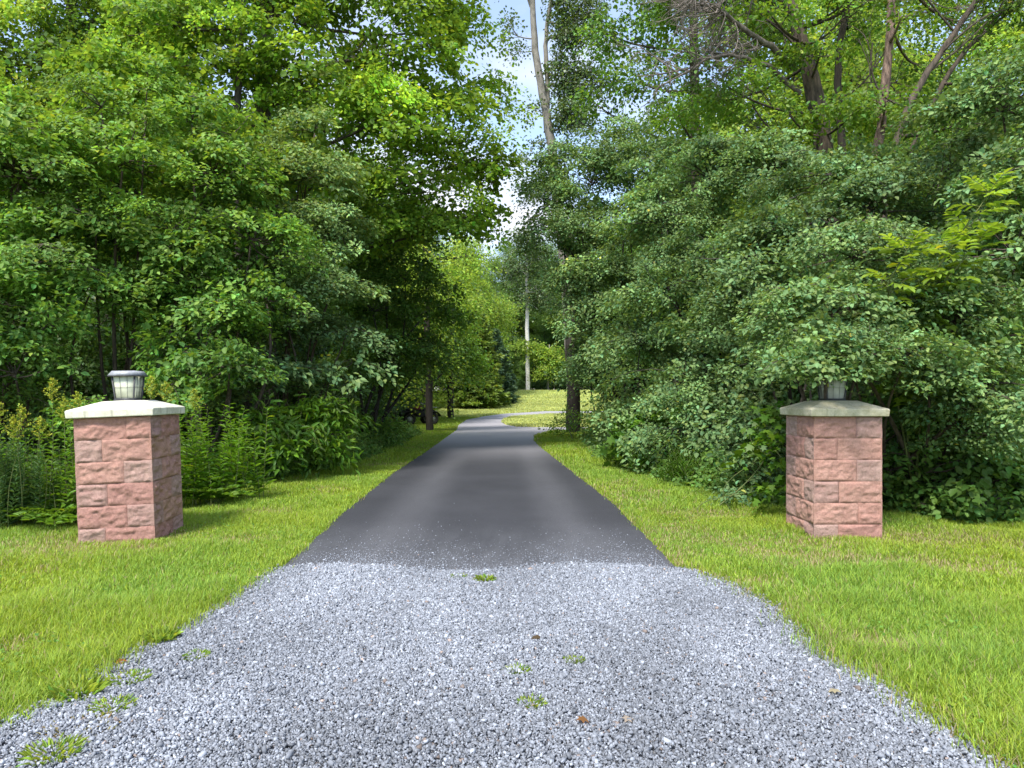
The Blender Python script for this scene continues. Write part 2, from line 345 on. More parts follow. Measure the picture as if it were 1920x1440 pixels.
# ------------------------------------------------------------------ trees and shrubs
def lob(px, py, Y, rx, rz, ry=None, k=1.0):
    c = P(px, py, Y); s = Y / F
    return (c, np.array([rx * s, ry if ry else 0.8 * rx * s, rz * s]), k)
def plant(name, label, cat, base, lobes, lm, bm, seed, leaf=0.08, wd=0.62, tpl=T_OV, clump=0.42, dens=3.2, per=95,
          flat=0.2, stems=None, stem_r=0.05, group=None, up=0.8, droop=0.25, trunk_part='trunk', messy=0.5, bright=1.0,
          shell=(0.5, 1.0), hue=0.0, hue_f=None, twig_r=0.009, extra=None, inner=0.25, backcull=0.0, var=0.16, spray=0):
    """base (x,y[,z]) on the ground; lobes = ellipsoids (centre, radii, density) that the foliage fills"""
    rng = np.random.default_rng(seed)
    bz = hz(*base[:2]) if len(base) < 3 else base[2]
    o = np.array([base[0], base[1], bz])
    root = empty(name, o, label, cat, group)
    cr = MB(); wb = MB()
    if stems is None:
        stems = []
        for (c, r, k) in lobes:
            e = c + np.array([0, 0, -0.2 * r[2]])
            b = o + np.array([*rng.normal(0, 0.22, 2), -0.05])
            stems.append((np.concatenate([curve(b, e, 0, (*(rng.normal(0, 0.25, 2)), 0.0), 9)]), stem_r * rng.uniform(0.6, 1.15)))
    trunk_pts = []
    for pts, r0 in stems:
        pts = np.asarray(pts, float); k = len(pts)
        if np.ndim(r0) == 0: rad = r0 * np.linspace(1.15, 0.45, k)
        else: rad = np.interp(np.linspace(0, 1, k), np.linspace(0, 1, len(r0)), r0)
        fine_t = np.linspace(0, k - 1, max(k * 3, 12))
        pf = np.stack([np.interp(fine_t, np.arange(k), pts[:, i]) for i in range(3)], 1)
        for _ in range(2): pf[1:-1] = (pf[:-2] + pf[1:-1] * 2 + pf[2:]) / 4
        pf[1:] += rng.normal(0, 0.10 * np.mean(rad), (len(pf) - 1, 3))
        rf = np.interp(fine_t, np.arange(k), rad)
        tube(wb, pf, rf, 9 if rf[0] > 0.08 else 6, rough=0.05, rng=rng)
        trunk_pts.append(np.concatenate([pf, rf[:, None]], 1))
    tp = np.concatenate(trunk_pts)
    for (c, r, k) in lobes:
        # the limb that carries this lobe
        dd = np.linalg.norm(tp[:, :3] - c, axis=1) + 0.9 * np.maximum(tp[:, 2] - c[2], 0)
        a = tp[np.argmin(dd)]
        limb = curve(a[:3], c, 0.0, (0, 0, -0.08 * np.linalg.norm(a[:3] - c)), 7)
        lr = min(a[3] * 0.7, 0.02 + 0.018 * np.linalg.norm(r))
        if np.linalg.norm(a[:3] - c) > 0.3: tube(wb, limb, np.linspace(lr, lr * 0.45, 7), 5)
        area = 4 * math.pi * ((r[0] * r[1]) ** 1.6 / 3 + (r[0] * r[2]) ** 1.6 / 3 + (r[1] * r[2]) ** 1.6 / 3) ** (1 / 1.6)
        n = max(4, int(area * dens * k * 0.42 / clump))
        if spray:
            ns_ = max(3, int(area * dens * k * 0.5 / (math.pi * spray * spray)))
            d = norm(rng.normal(size=(ns_ * 3, 3))); d = d[(d[:, 2] > -0.35) | (rng.random(len(d)) < 0.25)][:ns_]
            d = d[np.argsort(d[:, 2])]
            for di in d:
                sc = c + di * r * rng.uniform(0.62, 1.08)
                if sc[2] < bz + 0.15: continue
                if any(np.sum(((sc - c2) / r2) ** 2) < 0.33 for (c2, r2, k2) in lobes if c2 is not c): continue
                o2 = np.array([di[0], di[1], 0.0]) + rng.normal(0, 0.25, 3) * [1, 1, 0]; o2 = norm(o2); l2 = np.array([-o2[1], o2[0], 0.0])
                sr = spray * rng.uniform(0.6, 1.45); m = int(rng.integers(5, 9)); lf = leaf * math.exp(rng.normal(0, 0.17)); sb = bright * math.exp(rng.normal(0, 0.20)); tl = rng.normal(0, 0.22)
                h = hue + (hue_f(sc) if hue_f else 0.0) + rng.normal(0, 0.035)
                s0 = limb[rng.integers(3, 7)]
                tube(wb, curve(s0, sc, 0, rng.normal(0, 0.10 * np.linalg.norm(s0 - sc), 3), 5), np.linspace(twig_r * 1.5, twig_r * 0.6, 5), 3, cap=False)
                for q_ in range(m):
                    u = rng.uniform(-0.75, 1.0) * sr; vv = rng.uniform(-0.85, 0.85) * sr
                    cp = sc + o2 * u + l2 * vv; cp[2] += -0.28 * (u * u + vv * vv) / sr - 0.22 * u * (0.6 + tl) + tl * vv + rng.normal(0, 0.10 * sr)
                    if cp[2] < bz + 0.08: continue
                    cs = sr * rng.uniform(0.36, 0.62)
                    clump_leaves(cr, rng, cp, norm(o2 + [0, 0, 0.35]), cs, flat * 1.5, max(8, int(per * (cs / (0.5 * spray)) ** 1.6 * (leaf / lf))), lf, wd, tpl, up, droop, var, sb, messy, h, 0.09)
                    if q_ % 2 == 0: tube(wb, np.array([sc, (sc + cp) / 2 + [0, 0, .03], cp]), [twig_r * .6, twig_r * .5, twig_r * .3], 3, cap=False)
            # sparse inner leaves
            for _ in range(int(ns_ * 0.5)):
                cp = c + norm(rng.normal(size=3)) * r * rng.uniform(0.2, 0.6)
                if cp[2] < bz + 0.12: continue
                clump_leaves(cr, rng, cp, norm(rng.normal(size=3) + [0, -.3, .3]), spray * 0.7, 0.35, int(per * 0.7), leaf, wd, tpl, up, droop, var, bright, messy, hue, 0.12)
            continue
        d = norm(rng.normal(size=(n, 3)))
        fr = rng.uniform(*shell, n); ins = rng.random(n) < inner; fr[ins] = rng.uniform(0.15, 0.6, ins.sum())
        cp = c + d * r * fr[:, None]
        for i in range(n):
            if cp[i, 2] < bz + 0.12: continue
            if any(np.sum(((cp[i] - c2) / r2) ** 2) < 0.30 for (c2, r2, k2) in lobes if c2 is not c): continue
            if backcull and d[i, 1] > 0.45 and rng.random() < backcull: continue
            out = norm(d[i] * np.array([1, 1, 0.6]))
            cs = clump * rng.uniform(0.6, 1.35)
            h = hue + (hue_f(cp[i]) if hue_f else 0.0)
            clump_leaves(cr, rng, cp[i], out, cs, flat, int(per * (cs / clump) ** 1.5), leaf, wd, tpl, up, droop, var, bright, messy, h)
            if fr[i] > 0.45 and rng.random() < 0.75:
                s = limb[rng.integers(3, 7)]
                tw = curve(s, cp[i], 0, rng.normal(0, 0.08 * np.linalg.norm(s - cp[i]), 3), 5)
                tube(wb, tw, np.linspace(twig_r * 1.3, twig_r * 0.5, 5), 3, cap=False)
                for _ in range(2):
                    e = cp[i] + norm(rng.normal(size=3) + out * 0.7) * cs * 0.8
                    tube(wb, np.array([cp[i], (cp[i] + e) / 2 + rng.normal(0, 0.03, 3), e]), [twig_r * 0.5, twig_r * 0.4, twig_r * 0.25], 3, cap=False)
    if extra: extra(wb, rng)
    cr.build('crown', M[lm], root, o); wb.build(trunk_part, M[bm], root, o, True)
    return root
def pxpath(Y, *pts): return np.array([P(a, b, Y) for a, b in pts])
def copy_tree(root, loc, rz, sc, label=None, group=None):
    c = root.copy(); COL.objects.link(c); c.location = loc; c.rotation_euler = (0, 0, rz); c.scale = sc
    if label: c['label'] = label
    if group: c['group'] = group
    for ch in list(root.children):
        k = ch.copy(); COL.objects.link(k); k.parent = c
    return c

# ------------------------------------------------------------------ world, sun, camera
S = np.array([-0.26, -0.52, 0.82]); S = S / np.linalg.norm(S)
w = bpy.data.worlds.new('World'); scene.world = w; w.use_nodes = True
nt = w.node_tree; nt.nodes.clear(); L = nt.links
wo = nt.nodes.new('ShaderNodeOutputWorld'); bg = nt.nodes.new('ShaderNodeBackground')
sky = nt.nodes.new('ShaderNodeTexSky'); sky.sky_type = 'NISHITA'; sky.sun_disc = False
sky.sun_elevation = math.asin(S[2]); sky.sun_rotation = math.atan2(S[0], S[1]) % (2 * math.pi)
sky.air_density = 1.0; sky.dust_density = 0.4; sky.ozone_density = 1.5
tc = nt.nodes.new('ShaderNodeTexCoord'); sx = nt.nodes.new('ShaderNodeSeparateXYZ'); L.new(tc.outputs['Generated'], sx.inputs[0])
def wm(op, a, b=None):
    n = nt.nodes.new('ShaderNodeMath'); n.operation = op
    for i, v in enumerate((a, b)):
        if v is None: continue
        if isinstance(v, (int, float)): n.inputs[i].default_value = v
        else: L.new(v, n.inputs[i])
    return n.outputs[0]
zz = wm('ADD', wm('MAXIMUM', sx.outputs[2], 0.0), 0.16)
cv = nt.nodes.new('ShaderNodeCombineXYZ'); L.new(wm('DIVIDE', sx.outputs[0], zz), cv.inputs[0]); L.new(wm('DIVIDE', sx.outputs[1], zz), cv.inputs[1])
cv.inputs[2].default_value = 3.7
cn = nt.nodes.new('ShaderNodeTexNoise'); cn.inputs['Scale'].default_value = 1.55; cn.inputs['Detail'].default_value = 7.0; cn.inputs['Roughness'].default_value = 0.55
L.new(cv.outputs[0], cn.inputs['Vector'])
mask = ramp(nt, cn.outputs['Fac'], [(0.47, (0.2, 0.2, 0.2)), (0.66, (1, 1, 1))])
skyc = mixc(nt, mask, sky.outputs[0], (3.0, 3.1, 3.4))
L.new(skyc, bg.inputs[0]); bg.inputs[1].default_value = 0.118; L.new(bg.outputs[0], wo.inputs[0])

sl = bpy.data.lights.new('sun', 'SUN'); sl.energy = 2.1; sl.angle = R(13); sl.color = (1.0, 0.95, 0.86)
so = bpy.data.objects.new('sun', sl); COL.objects.link(so); so.location = (-20, -25, 40)
so.rotation_euler = Vector(S).to_track_quat('Z', 'Y').to_euler()

cam = bpy.data.cameras.new('camera'); co = bpy.data.objects.new('camera', cam); COL.objects.link(co)
co.location = (0, 0, EYE); co.rotation_euler = (R(90), 0, 0)
cam.sensor_width = 36; cam.lens = 36 * F / 1920; cam.shift_y = 25 / 1920; cam.clip_end = 3000
scene.camera = co
scene.view_settings.view_transform = 'Standard'; scene.view_settings.look = 'None'
scene.view_settings.exposure = 1.68; scene.view_settings.gamma = 1.0
scene.cycles.max_bounces = 8; scene.cycles.diffuse_bounces = 4; scene.cycles.transmission_bounces = 4
scene.cycles.use_denoising = True

# ------------------------------------------------------------------ ground, drive, gravel
rng = np.random.default_rng(11)
def sheet(name, xs, ys, m, dz=0.0, noise=0.0):
    X, Y = np.meshgrid(xs, ys, indexing='ij')
    Z = hgt(X, Y) + dz
    v = np.stack([X, Y, Z], -1).reshape(-1, 3)
    nx, ny = len(xs), len(ys)
    i, j = np.meshgrid(np.arange(nx - 1), np.arange(ny - 1), indexing='ij'); a = (i * ny + j).ravel()
    mb = MB(); mb.add(v, np.stack([a, a + ny, a + ny + 1, a + 1], 1)); o = mb.build(name, m, None, (0, 0, 0), True)
    return tag(o, kind='structure')
xs = np.concatenate([[-600, -200, -80], np.linspace(-40, 40, 41), [80, 200, 600]])
ys = np.concatenate([[-80, -20], np.linspace(-6, 44, 51), np.linspace(44.5, 82, 76), [100, 140, 250, 700]])
tag(sheet('lawn', xs, ys, M['lawn']), 'mown green lawn on both sides of the driveway')

# the paved drive: outline from the near edge to the bend, with the branch that swings right
left_px = [(528, 1068), (640, 965), (740, 885), (800, 847), (830, 825), (855, 807), (860, 797), (875, 787), (905, 781), (942, 776), (1030, 770.5), (1120, 769)]
right_px = [(1270, 1068), (1150, 945), (1075, 887), (1040, 860), (1017, 842), (1001, 827), (1002, 816), (1030, 808), (1130, 803)]
LP = [G(*p) for p in left_px]; RP = [G(*p) for p in right_px]
def dens_poly(pts, step=0.5):
    out = []
    for a, b in zip(pts[:-1], pts[1:]):
        n = max(1, int(math.hypot(b[0] - a[0], b[1] - a[1]) / step))
        for k in range(n): out.append((a[0] + (b[0] - a[0]) * k / n, a[1] + (b[1] - a[1]) * k / n))
    out.append(pts[-1]); return out
def poly_sheet(name, pts, m, dz, kind='structure', label=None, wob=0.0):
    import bmesh
    bm = bmesh.new()
    vs = [bm.verts.new((x, y, hz(x, y) + dz)) for x, y in pts]
    f = bm.faces.new(vs); bmesh.ops.triangulate(bm, faces=[f])
    if f.is_valid and f.normal.z < 0: pass
    bm.normal_update()
    for fc in bm.faces:
        if fc.normal.z < 0: fc.normal_flip()
    me = bpy.data.meshes.new(name); bm.to_mesh(me); bm.free(); me.materials.append(m)
    o = bpy.data.objects.new(name, me); COL.objects.link(o)
    return tag(o, label, None, None, kind)
def edge_x(pts, y):
    return np.interp(y, [p[1] for p in pts], [p[0] for p in pts])
Lm = [p for p in LP if p[1] < 50]; Rm = [p for p in RP if p[1] < 29]
lp = dens_poly(LP); rp = dens_poly(RP)
jit = lambda p, s: (p[0] + rng.normal(0, s), p[1])
def rows(name, ys, fl, fr, m, dz, label, nx=26, dome=0.0):
    mb = MB(); V = []
    for y in ys:
        a, b = fl(y), fr(y); t = np.linspace(0, 1, nx); x = a + (b - a) * t
        V.append(np.stack([x, np.full(nx, y), hgt(x, np.full(nx, y)) + dz], 1))
    i, j = np.meshgrid(np.arange(len(ys) - 1), np.arange(nx - 1), indexing='ij'); a = (i * nx + j).ravel()
    mb.add(np.concatenate(V), np.stack([a, a + 1, a + nx + 1, a + nx], 1)); return tag(mb.build(name, m, None, (0, 0, 0), True), label, None, None, 'structure')
yfar = G(1030, 770.5)[1]
ysd = np.concatenate([np.arange(LP[0][1] - 0.2, 28.4, 0.1), np.arange(28.5, 44, 0.5), np.arange(44, yfar, 0.5)])
wl = dict((round(float(y), 3), rng.normal(0, 0.010)) for y in ysd)
def d_left(y): return edge_x(LP, y) + wl[round(float(y), 3)]
def d_right(y):
    if y < RP[6][1]: return edge_x(RP[:7], y) + wl[round(float(y), 3)]
    return max(min(RP[6][0] + (y - RP[6][1]) * 2.6, 16.0), edge_x(LP, y) + 0.05)
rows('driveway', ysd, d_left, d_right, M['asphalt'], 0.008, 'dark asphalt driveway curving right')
isl = [G(*p) for p in [(1010, 801.5), (970, 800.5), (950, 797), (940, 792), (945, 786), (958, 781.5), (1030, 776.5)]]
ysi = np.unique(np.concatenate([np.arange(math.ceil(isl[0][1] * 2) / 2, isl[6][1], 0.5)]))
def i_left(y): return edge_x(isl, y)
rows('lawn_island', ysi, i_left, lambda y: 16.0, M['lawn'], 0.03, 'grass island inside the bend of the driveway')
# gravel apron
GL = [G(*p) for p in [(528, 1066), (470, 1105), (420, 1135), (350, 1170), (300, 1205), (210, 1255), (140, 1305), (60, 1345), (0, 1370)]] + [(-2.9, 2.0), (-3.6, 1.2), (-4.8, 0.0), (-6.5, -3.0)]
GR = [G(*p) for p in [(1268, 1064), (1330, 1085), (1390, 1115), (1440, 1150), (1540, 1220), (1600, 1262), (1650, 1300), (1740, 1355), (1840, 1432)]] + [(2.0, 2.0), (2.7, 1.2), (3.9, 0.0), (5.5, -3.0)]
def glx(y): return np.interp(y, [p[1] for p in GL][::-1], [p[0] for p in GL][::-1])
def grx(y): return np.interp(y, [p[1] for p in GR][::-1], [p[0] for p in GR][::-1])
poly_sheet('gravel_apron', dens_poly(GL, 0.2) + dens_poly(GR, 0.2)[::-1], M['gbed'], 0.004, label='grey crushed stone apron in front of the asphalt')
# crushed stone: too many to count
n = 400000
y = 2.15 + (5.72 - 2.15) * rng.random(n) ** 0.9; x = rng.uniform(-3.4, 2.7, n)
ex = rng.normal(0, 0.05, n)
yend = 5.42 + 0.08 * np.sin(x * 3.1) + 0.10 * np.exp(-((x - 0.75) / 0.45) ** 2) + 0.07 * np.exp(-((x + 1.2) / 0.4) ** 2) + 0.05 * vnoise(np.stack([x * 4, x * 0, x * 0], 1))
keep = (x > glx(np.minimum(y, 5.45)) + ex - 0.03) & (x < grx(np.minimum(y, 5.45)) + ex + 0.03) & (y < yend + rng.normal(0, 0.03, n))
x, y = x[keep], y[keep]
# strays rolled on to the asphalt and into the grass edge
m_ = 11000
ya = 5.42 + rng.exponential(0.33, m_); xa = rng.uniform(-1.85, 1.3, m_)
tr = np.exp(-((xa - 0.75) / 0.5) ** 2) + 0.8 * np.exp(-((xa + 1.1) / 0.5) ** 2) + 0.25
k = (rng.random(m_) < tr) & (xa > edge_x(LP, ya) + 0.05) & (xa < edge_x(RP, ya) - 0.05) & (ya < 9)
x = np.concatenate([x, xa[k]]); y = np.concatenate([y, ya[k]]); n = len(x); ns = n - k.sum()
sz = rng.uniform(0.0028, 0.0076, n) * np.where(rng.random(n) < 0.06, 1.7, 1.0); sz[ns:] *= 0.62
cube = np.array([(-1,-1,-1),(1,-1,-1),(1,1,-1),(-1,1,-1),(-1,-1,1),(1,-1,1),(1,1,1),(-1,1,1)], float)
cq = np.array([(0,3,2,1),(4,5,6,7),(0,1,5,4),(1,2,6,5),(2,3,7,6),(3,0,4,7)])
v = cube[None] * 0.72 * (1 + rng.normal(0, 0.32, (n, 8, 3))) * np.stack([rng.uniform(0.8, 1.5, n), rng.uniform(0.6, 1.1, n), rng.uniform(0.35, 0.8, n)], 1)[:, None, :]
q4 = norm(rng.normal(size=(n, 4))); a, b, c_, d = q4.T
Rm3 = np.stack([np.stack([1-2*(c_*c_+d*d), 2*(b*c_-a*d), 2*(b*d+a*c_)], 1), np.stack([2*(b*c_+a*d), 1-2*(b*b+d*d), 2*(c_*d-a*b)], 1), np.stack([2*(b*d-a*c_), 2*(c_*d+a*b), 1-2*(b*b+c_*c_)], 1)], 1)
v = np.einsum('nij,nkj->nki', Rm3, v) * sz[:, None, None]
lump = 0.016 * fbm(np.stack([x * 2.5, y * 2.5, x * 0], 1), 2) + 0.010
z0 = 0.004 + sz * rng.uniform(0.1, 0.9, n) + np.where(np.arange(n) < ns, np.maximum(lump, 0), 0.004)
v += np.stack([x, y, z0], 1)[:, None, :]
g = np.clip(0.262 * np.exp(rng.normal(0, 0.32, n)), 0.05, 0.65)
g *= 1 + 0.42 * fbm(np.stack([x * 1.6, y * 1.1, x * 0 + 5], 1), 2)
c = np.stack([g * 0.90, g * 0.97, g * 1.11], 1)
br = rng.random(n) < 0.012; c[br] *= np.array([1.15, 0.85, 0.65])
mb = MB(); mb.add(v.reshape(-1, 3), (cq[None] + (np.arange(n) * 8)[:, None, None]).reshape(-1, 4), None, np.repeat(c, 8, 0))
tag(mb.build('gravel', M['stone']), 'loose grey crushed stone covering the apron', 'gravel', None, 'stuff')

# woodland floor under the trees on both sides
VL = [(-16, 4.5), (-9, 6.6), (-5.55, 7.6), (-4.9, 8.2), (-4.35, 9.6), (-3.75, 11.6), (-3.35, 14.5), (-3.3, 19), (-3.6, 26), (-5.5, 36), (-6.5, 46), (-8.0, 60), (-10, 80)]
VR = [(18, 4.0), (8.8, 6.0), (5.6, 7.1), (4.6, 7.7), (3.5, 8.4), (2.7, 10.5), (2.15, 15), (2.2, 19), (2.7, 24), (3.2, 29), (6, 33), (9, 46), (12, 80)]
poly_sheet('woodland_floor', dens_poly(VL, 2.0) + [(-70, 80), (-70, 4.5)], M['soil'], 0.006)
poly_sheet('woodland_floor', dens_poly(VR, 2.0) + [(70, 80), (70, 4.0)], M['soil'], 0.006)
poly_sheet('woodland_floor', [(-60, 83.0), (60, 83.0), (60, 200), (-60, 200)], M['soil'], 0.012)
def vlx(y): return np.interp(y, [p[1] for p in VL], [p[0] for p in VL])
def vrx(y): return np.interp(y, [p[1] for p in VR], [p[0] for p in VR])

# ------------------------------------------------------------------ grass blades
PIL = [(-3.72, 6.87, 0.43), (3.21, 6.95, 0.40)]
def grass(n, y0, y1, xm0, xm1, hmean, wmean, seed, cap=None):
    rng = np.random.default_rng(seed)
    y = y0 + (y1 - y0) * rng.random(n); x = rng.uniform(xm0, xm1, n)
    e = rng.normal(0, 0.035, n) + 0.05 * fbm(np.stack([x * 3, y * 3, x * 0], 1), 2)
    lx = np.where(y < 5.48, glx(np.minimum(y, 5.45)), edge_x(LP, y)); rx = np.where(y < 5.48, grx(np.minimum(y, 5.45)), edge_x(RP, y))
    e = np.where(y < 5.48, e * 1.5, e * 0.6 - 0.0)
    keep = ((x < lx + e) & (x > vlx(y) - 1.0)) | ((x > rx - e) & (x < vrx(y) + 1.0))
    for px_, py_, r_ in PIL: keep &= ~((np.abs(x - px_) < r_ - 0.10) & (np.abs(y - py_) < r_ - 0.06))
    # worn brown patches
    dry = fbm(np.stack([x * 1.1, y * 1.1, x * 0 + 9], 1), 3) + 0.25 * fbm(np.stack([x * 6, y * 6, x * 0 + 3], 1), 2)
    dry = np.clip((dry - 0.27) * 3.0, 0, 0.8)
    for bx, by, br_ in [(-3.35, 6.75, 0.28), (-3.95, 6.25, 0.55), (-3.2, 6.1, 0.2), (2.0, 6.5, 0.28), (3.9, 6.6, 0.5), (2.7, 6.35, 0.35), (-6.0, 4.7, 0.35), (1.62, 4.35, 0.16), (1.95, 3.75, 0.18), (-2.55, 6.5, 0.22), (-2.75, 3.1, 0.2), (1.78, 5.0, 0.2)]:
        dry = np.maximum(dry, 0.85 * np.exp(-((x - bx) ** 2 + (y - by) ** 2 * 1.4) / br_ ** 2))
    dry = np.maximum(dry, 0.75 * np.exp(-np.maximum(np.minimum(np.abs(x - rx), 2) - 0.02, 0) / 0.06) * (rng.random(n) < 0.7) * (x > rx - 0.2))
    keep &= rng.random(n) > dry * 0.7
    x, y, dry = x[keep], y[keep], dry[keep]; n = len(x)
    z = hgt(x, y)
    tall = 1 + 0.9 * np.clip(fbm(np.stack([x * 2.3, y * 2.3, x * 0 + 30], 1), 2), -0.4, 0.6)
    h = hmean * rng.uniform(0.5, 1.35, n) * tall * (1 - 0.45 * dry)
    lush = np.clip(fbm(np.stack([x * 0.8, y * 0.8, x * 0 + 50], 1), 2) * 2.2, -1, 1)
    wd = wmean * rng.uniform(0.7, 1.3, n)
    an = rng.random(n) * 2 * math.pi; s = np.stack([np.cos(an), np.sin(an), np.zeros(n)], 1)
    l = np.stack([-np.sin(an), np.cos(an), np.zeros(n)], 1) * (rng.uniform(0.15, 1.05, n) * h)[:, None]
    b = np.stack([x, y, z], 1); up = np.array([0, 0, 1.0])
    v = np.stack([b - s * wd[:, None] / 2, b + s * wd[:, None] / 2,
                  b + l * 0.35 + up * (h * 0.62)[:, None] + s * wd[:, None] * 0.42, b + l * 0.35 + up * (h * 0.62)[:, None] - s * wd[:, None] * 0.42,
                  b + l + up * (h * 0.95)[:, None]], 1)
    q = np.array([(0, 1, 2, 3)])[None] + (np.arange(n) * 5)[:, None, None]; t = np.array([(3, 2, 4)])[None] + (np.arange(n) * 5)[:, None, None]
    br = np.exp(rng.normal(0, 0.20, n)); yel = np.clip(rng.normal(0.0, 0.12, n) + 0.12 * lush, -0.4, 0.5)
    c = np.stack([br * (1 + yel * 0.9), br * (1 + yel * 0.25), br * (1 - yel)], 1)
    straw = (rng.random(n) < 0.035 + dry * 0.6)
    c[straw] = (np.array([1.45, 0.82, 3.6]) * br[straw][:, None])
    mb = MB(); mb.add(v.reshape(-1, 3), q.reshape(-1, 4), t.reshape(-1, 3), np.repeat(c, 5, 0)); return mb
near = MB()
for prm in [(520000, 2.0, 4.6, -5.2, 5.2, 0.060, 0.0042, 1), (620000, 4.6, 8.2, -9.5, 8.5, 0.055, 0.0055, 2),
            (260000, 8.2, 14, -9, 4.5, 0.055, 0.008, 3), (160000, 14, 30, -7, 4.5, 0.06, 0.013, 4), (60000, 30, 50, -9, 4, 0.07, 0.022, 5)]:
    g_ = grass(*prm); near.add(np.concatenate(g_.v), np.concatenate(g_.q), np.concatenate(g_.t), np.concatenate(g_.c))
# clover and plantain leaves among the blades
rc = np.random.default_rng(21); n = 42000
y = 2.3 + 8 * rc.random(n) ** 1.2; x = rc.uniform(-8, 8, n)
pt_ = fbm(np.stack([x * 1.2, y * 1.2, x * 0 + 70], 1), 2) + 0.4 * fbm(np.stack([x * 5, y * 5, x * 0 + 71], 1), 2)
lx = np.where(y < 5.48, glx(np.minimum(y, 5.45)), edge_x(LP, y)); rx = np.where(y < 5.48, grx(np.minimum(y, 5.45)), edge_x(RP, y))
k = (pt_ > 0.10) & (((x < lx - 0.02) & (x > vlx(y))) | ((x > rx + 0.02) & (x < vrx(y))))
for px_, py_, r_ in PIL: k &= ~((np.abs(x - px_) < r_) & (np.abs(y - py_) < r_))
x, y = x[k], y[k]; n = len(x)
put_leaves(near, T_DI, np.stack([x, y, rc.uniform(.02, .055, n)], 1), norm(np.stack([rc.normal(size=n), rc.normal(size=n), rc.normal(.1, .2, n)], 1)), norm(np.array([0, 0, 1.0]) + rc.normal(0, .3, (n, 3))), rc.uniform(.014, .030, n), 0.85, tints(rc, n, 0.72, 0.2, 0.1) * np.array([0.75, 1.0, 1.3]))
tag(near.build('grass', M['grass']), 'short mown yellow green grass along both sides of the driveway', 'grass', None, 'stuff')
# far lawn and island
rng = np.random.default_rng(8)
n = 130000; y = 46 + 37 * rng.random(n); x = rng.uniform(-6, 10, n)
ylim = np.interp(x, [p[0] for p in LP if p[1] > 34], [p[1] for p in LP if p[1] > 34])
k = y > ylim + 0.2; x, y = x[k], y[k]
n2 = 60000; xi = rng.uniform(-1.5, 9, n2); yi = rng.uniform(isl[0][1], isl[6][1], n2)
k = xi > edge_x(isl, yi); x = np.concatenate([x, xi[k]]); y = np.concatenate([y, yi[k]]); n = len(x)
an = rng.random(n) * 6.283; h = rng.uniform(0.05, 0.13, n); s = np.stack([np.cos(an), np.sin(an), 0 * an], 1) * 0.032; l = np.stack([-np.sin(an), np.cos(an), 0 * an], 1) * (h * 0.6)[:, None]
b = np.stack([x, y, hgt(x, y) + 0.005], 1)
v = np.stack([b - s, b + s, b + l + np.array([0, 0, 1]) * h[:, None]], 1)
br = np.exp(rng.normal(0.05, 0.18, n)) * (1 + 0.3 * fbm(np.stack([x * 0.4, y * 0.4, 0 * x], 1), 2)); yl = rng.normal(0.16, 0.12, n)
mb = MB(); mb.add(v.reshape(-1, 3), None, np.arange(n * 3).reshape(-1, 3), np.repeat(np.stack([br * 1.55 * (1 + yl * .9), br * 1.33 * (1 + yl * .25), br * 4.6 * (1 - yl)], 1), 3, 0))  # paler blades: dry grass, plus sunlight painted into the tint
tag(mb.build('grass', M['grass']), 'sunlit grass on the rise beyond the bend and its island', 'grass', None, 'stuff')

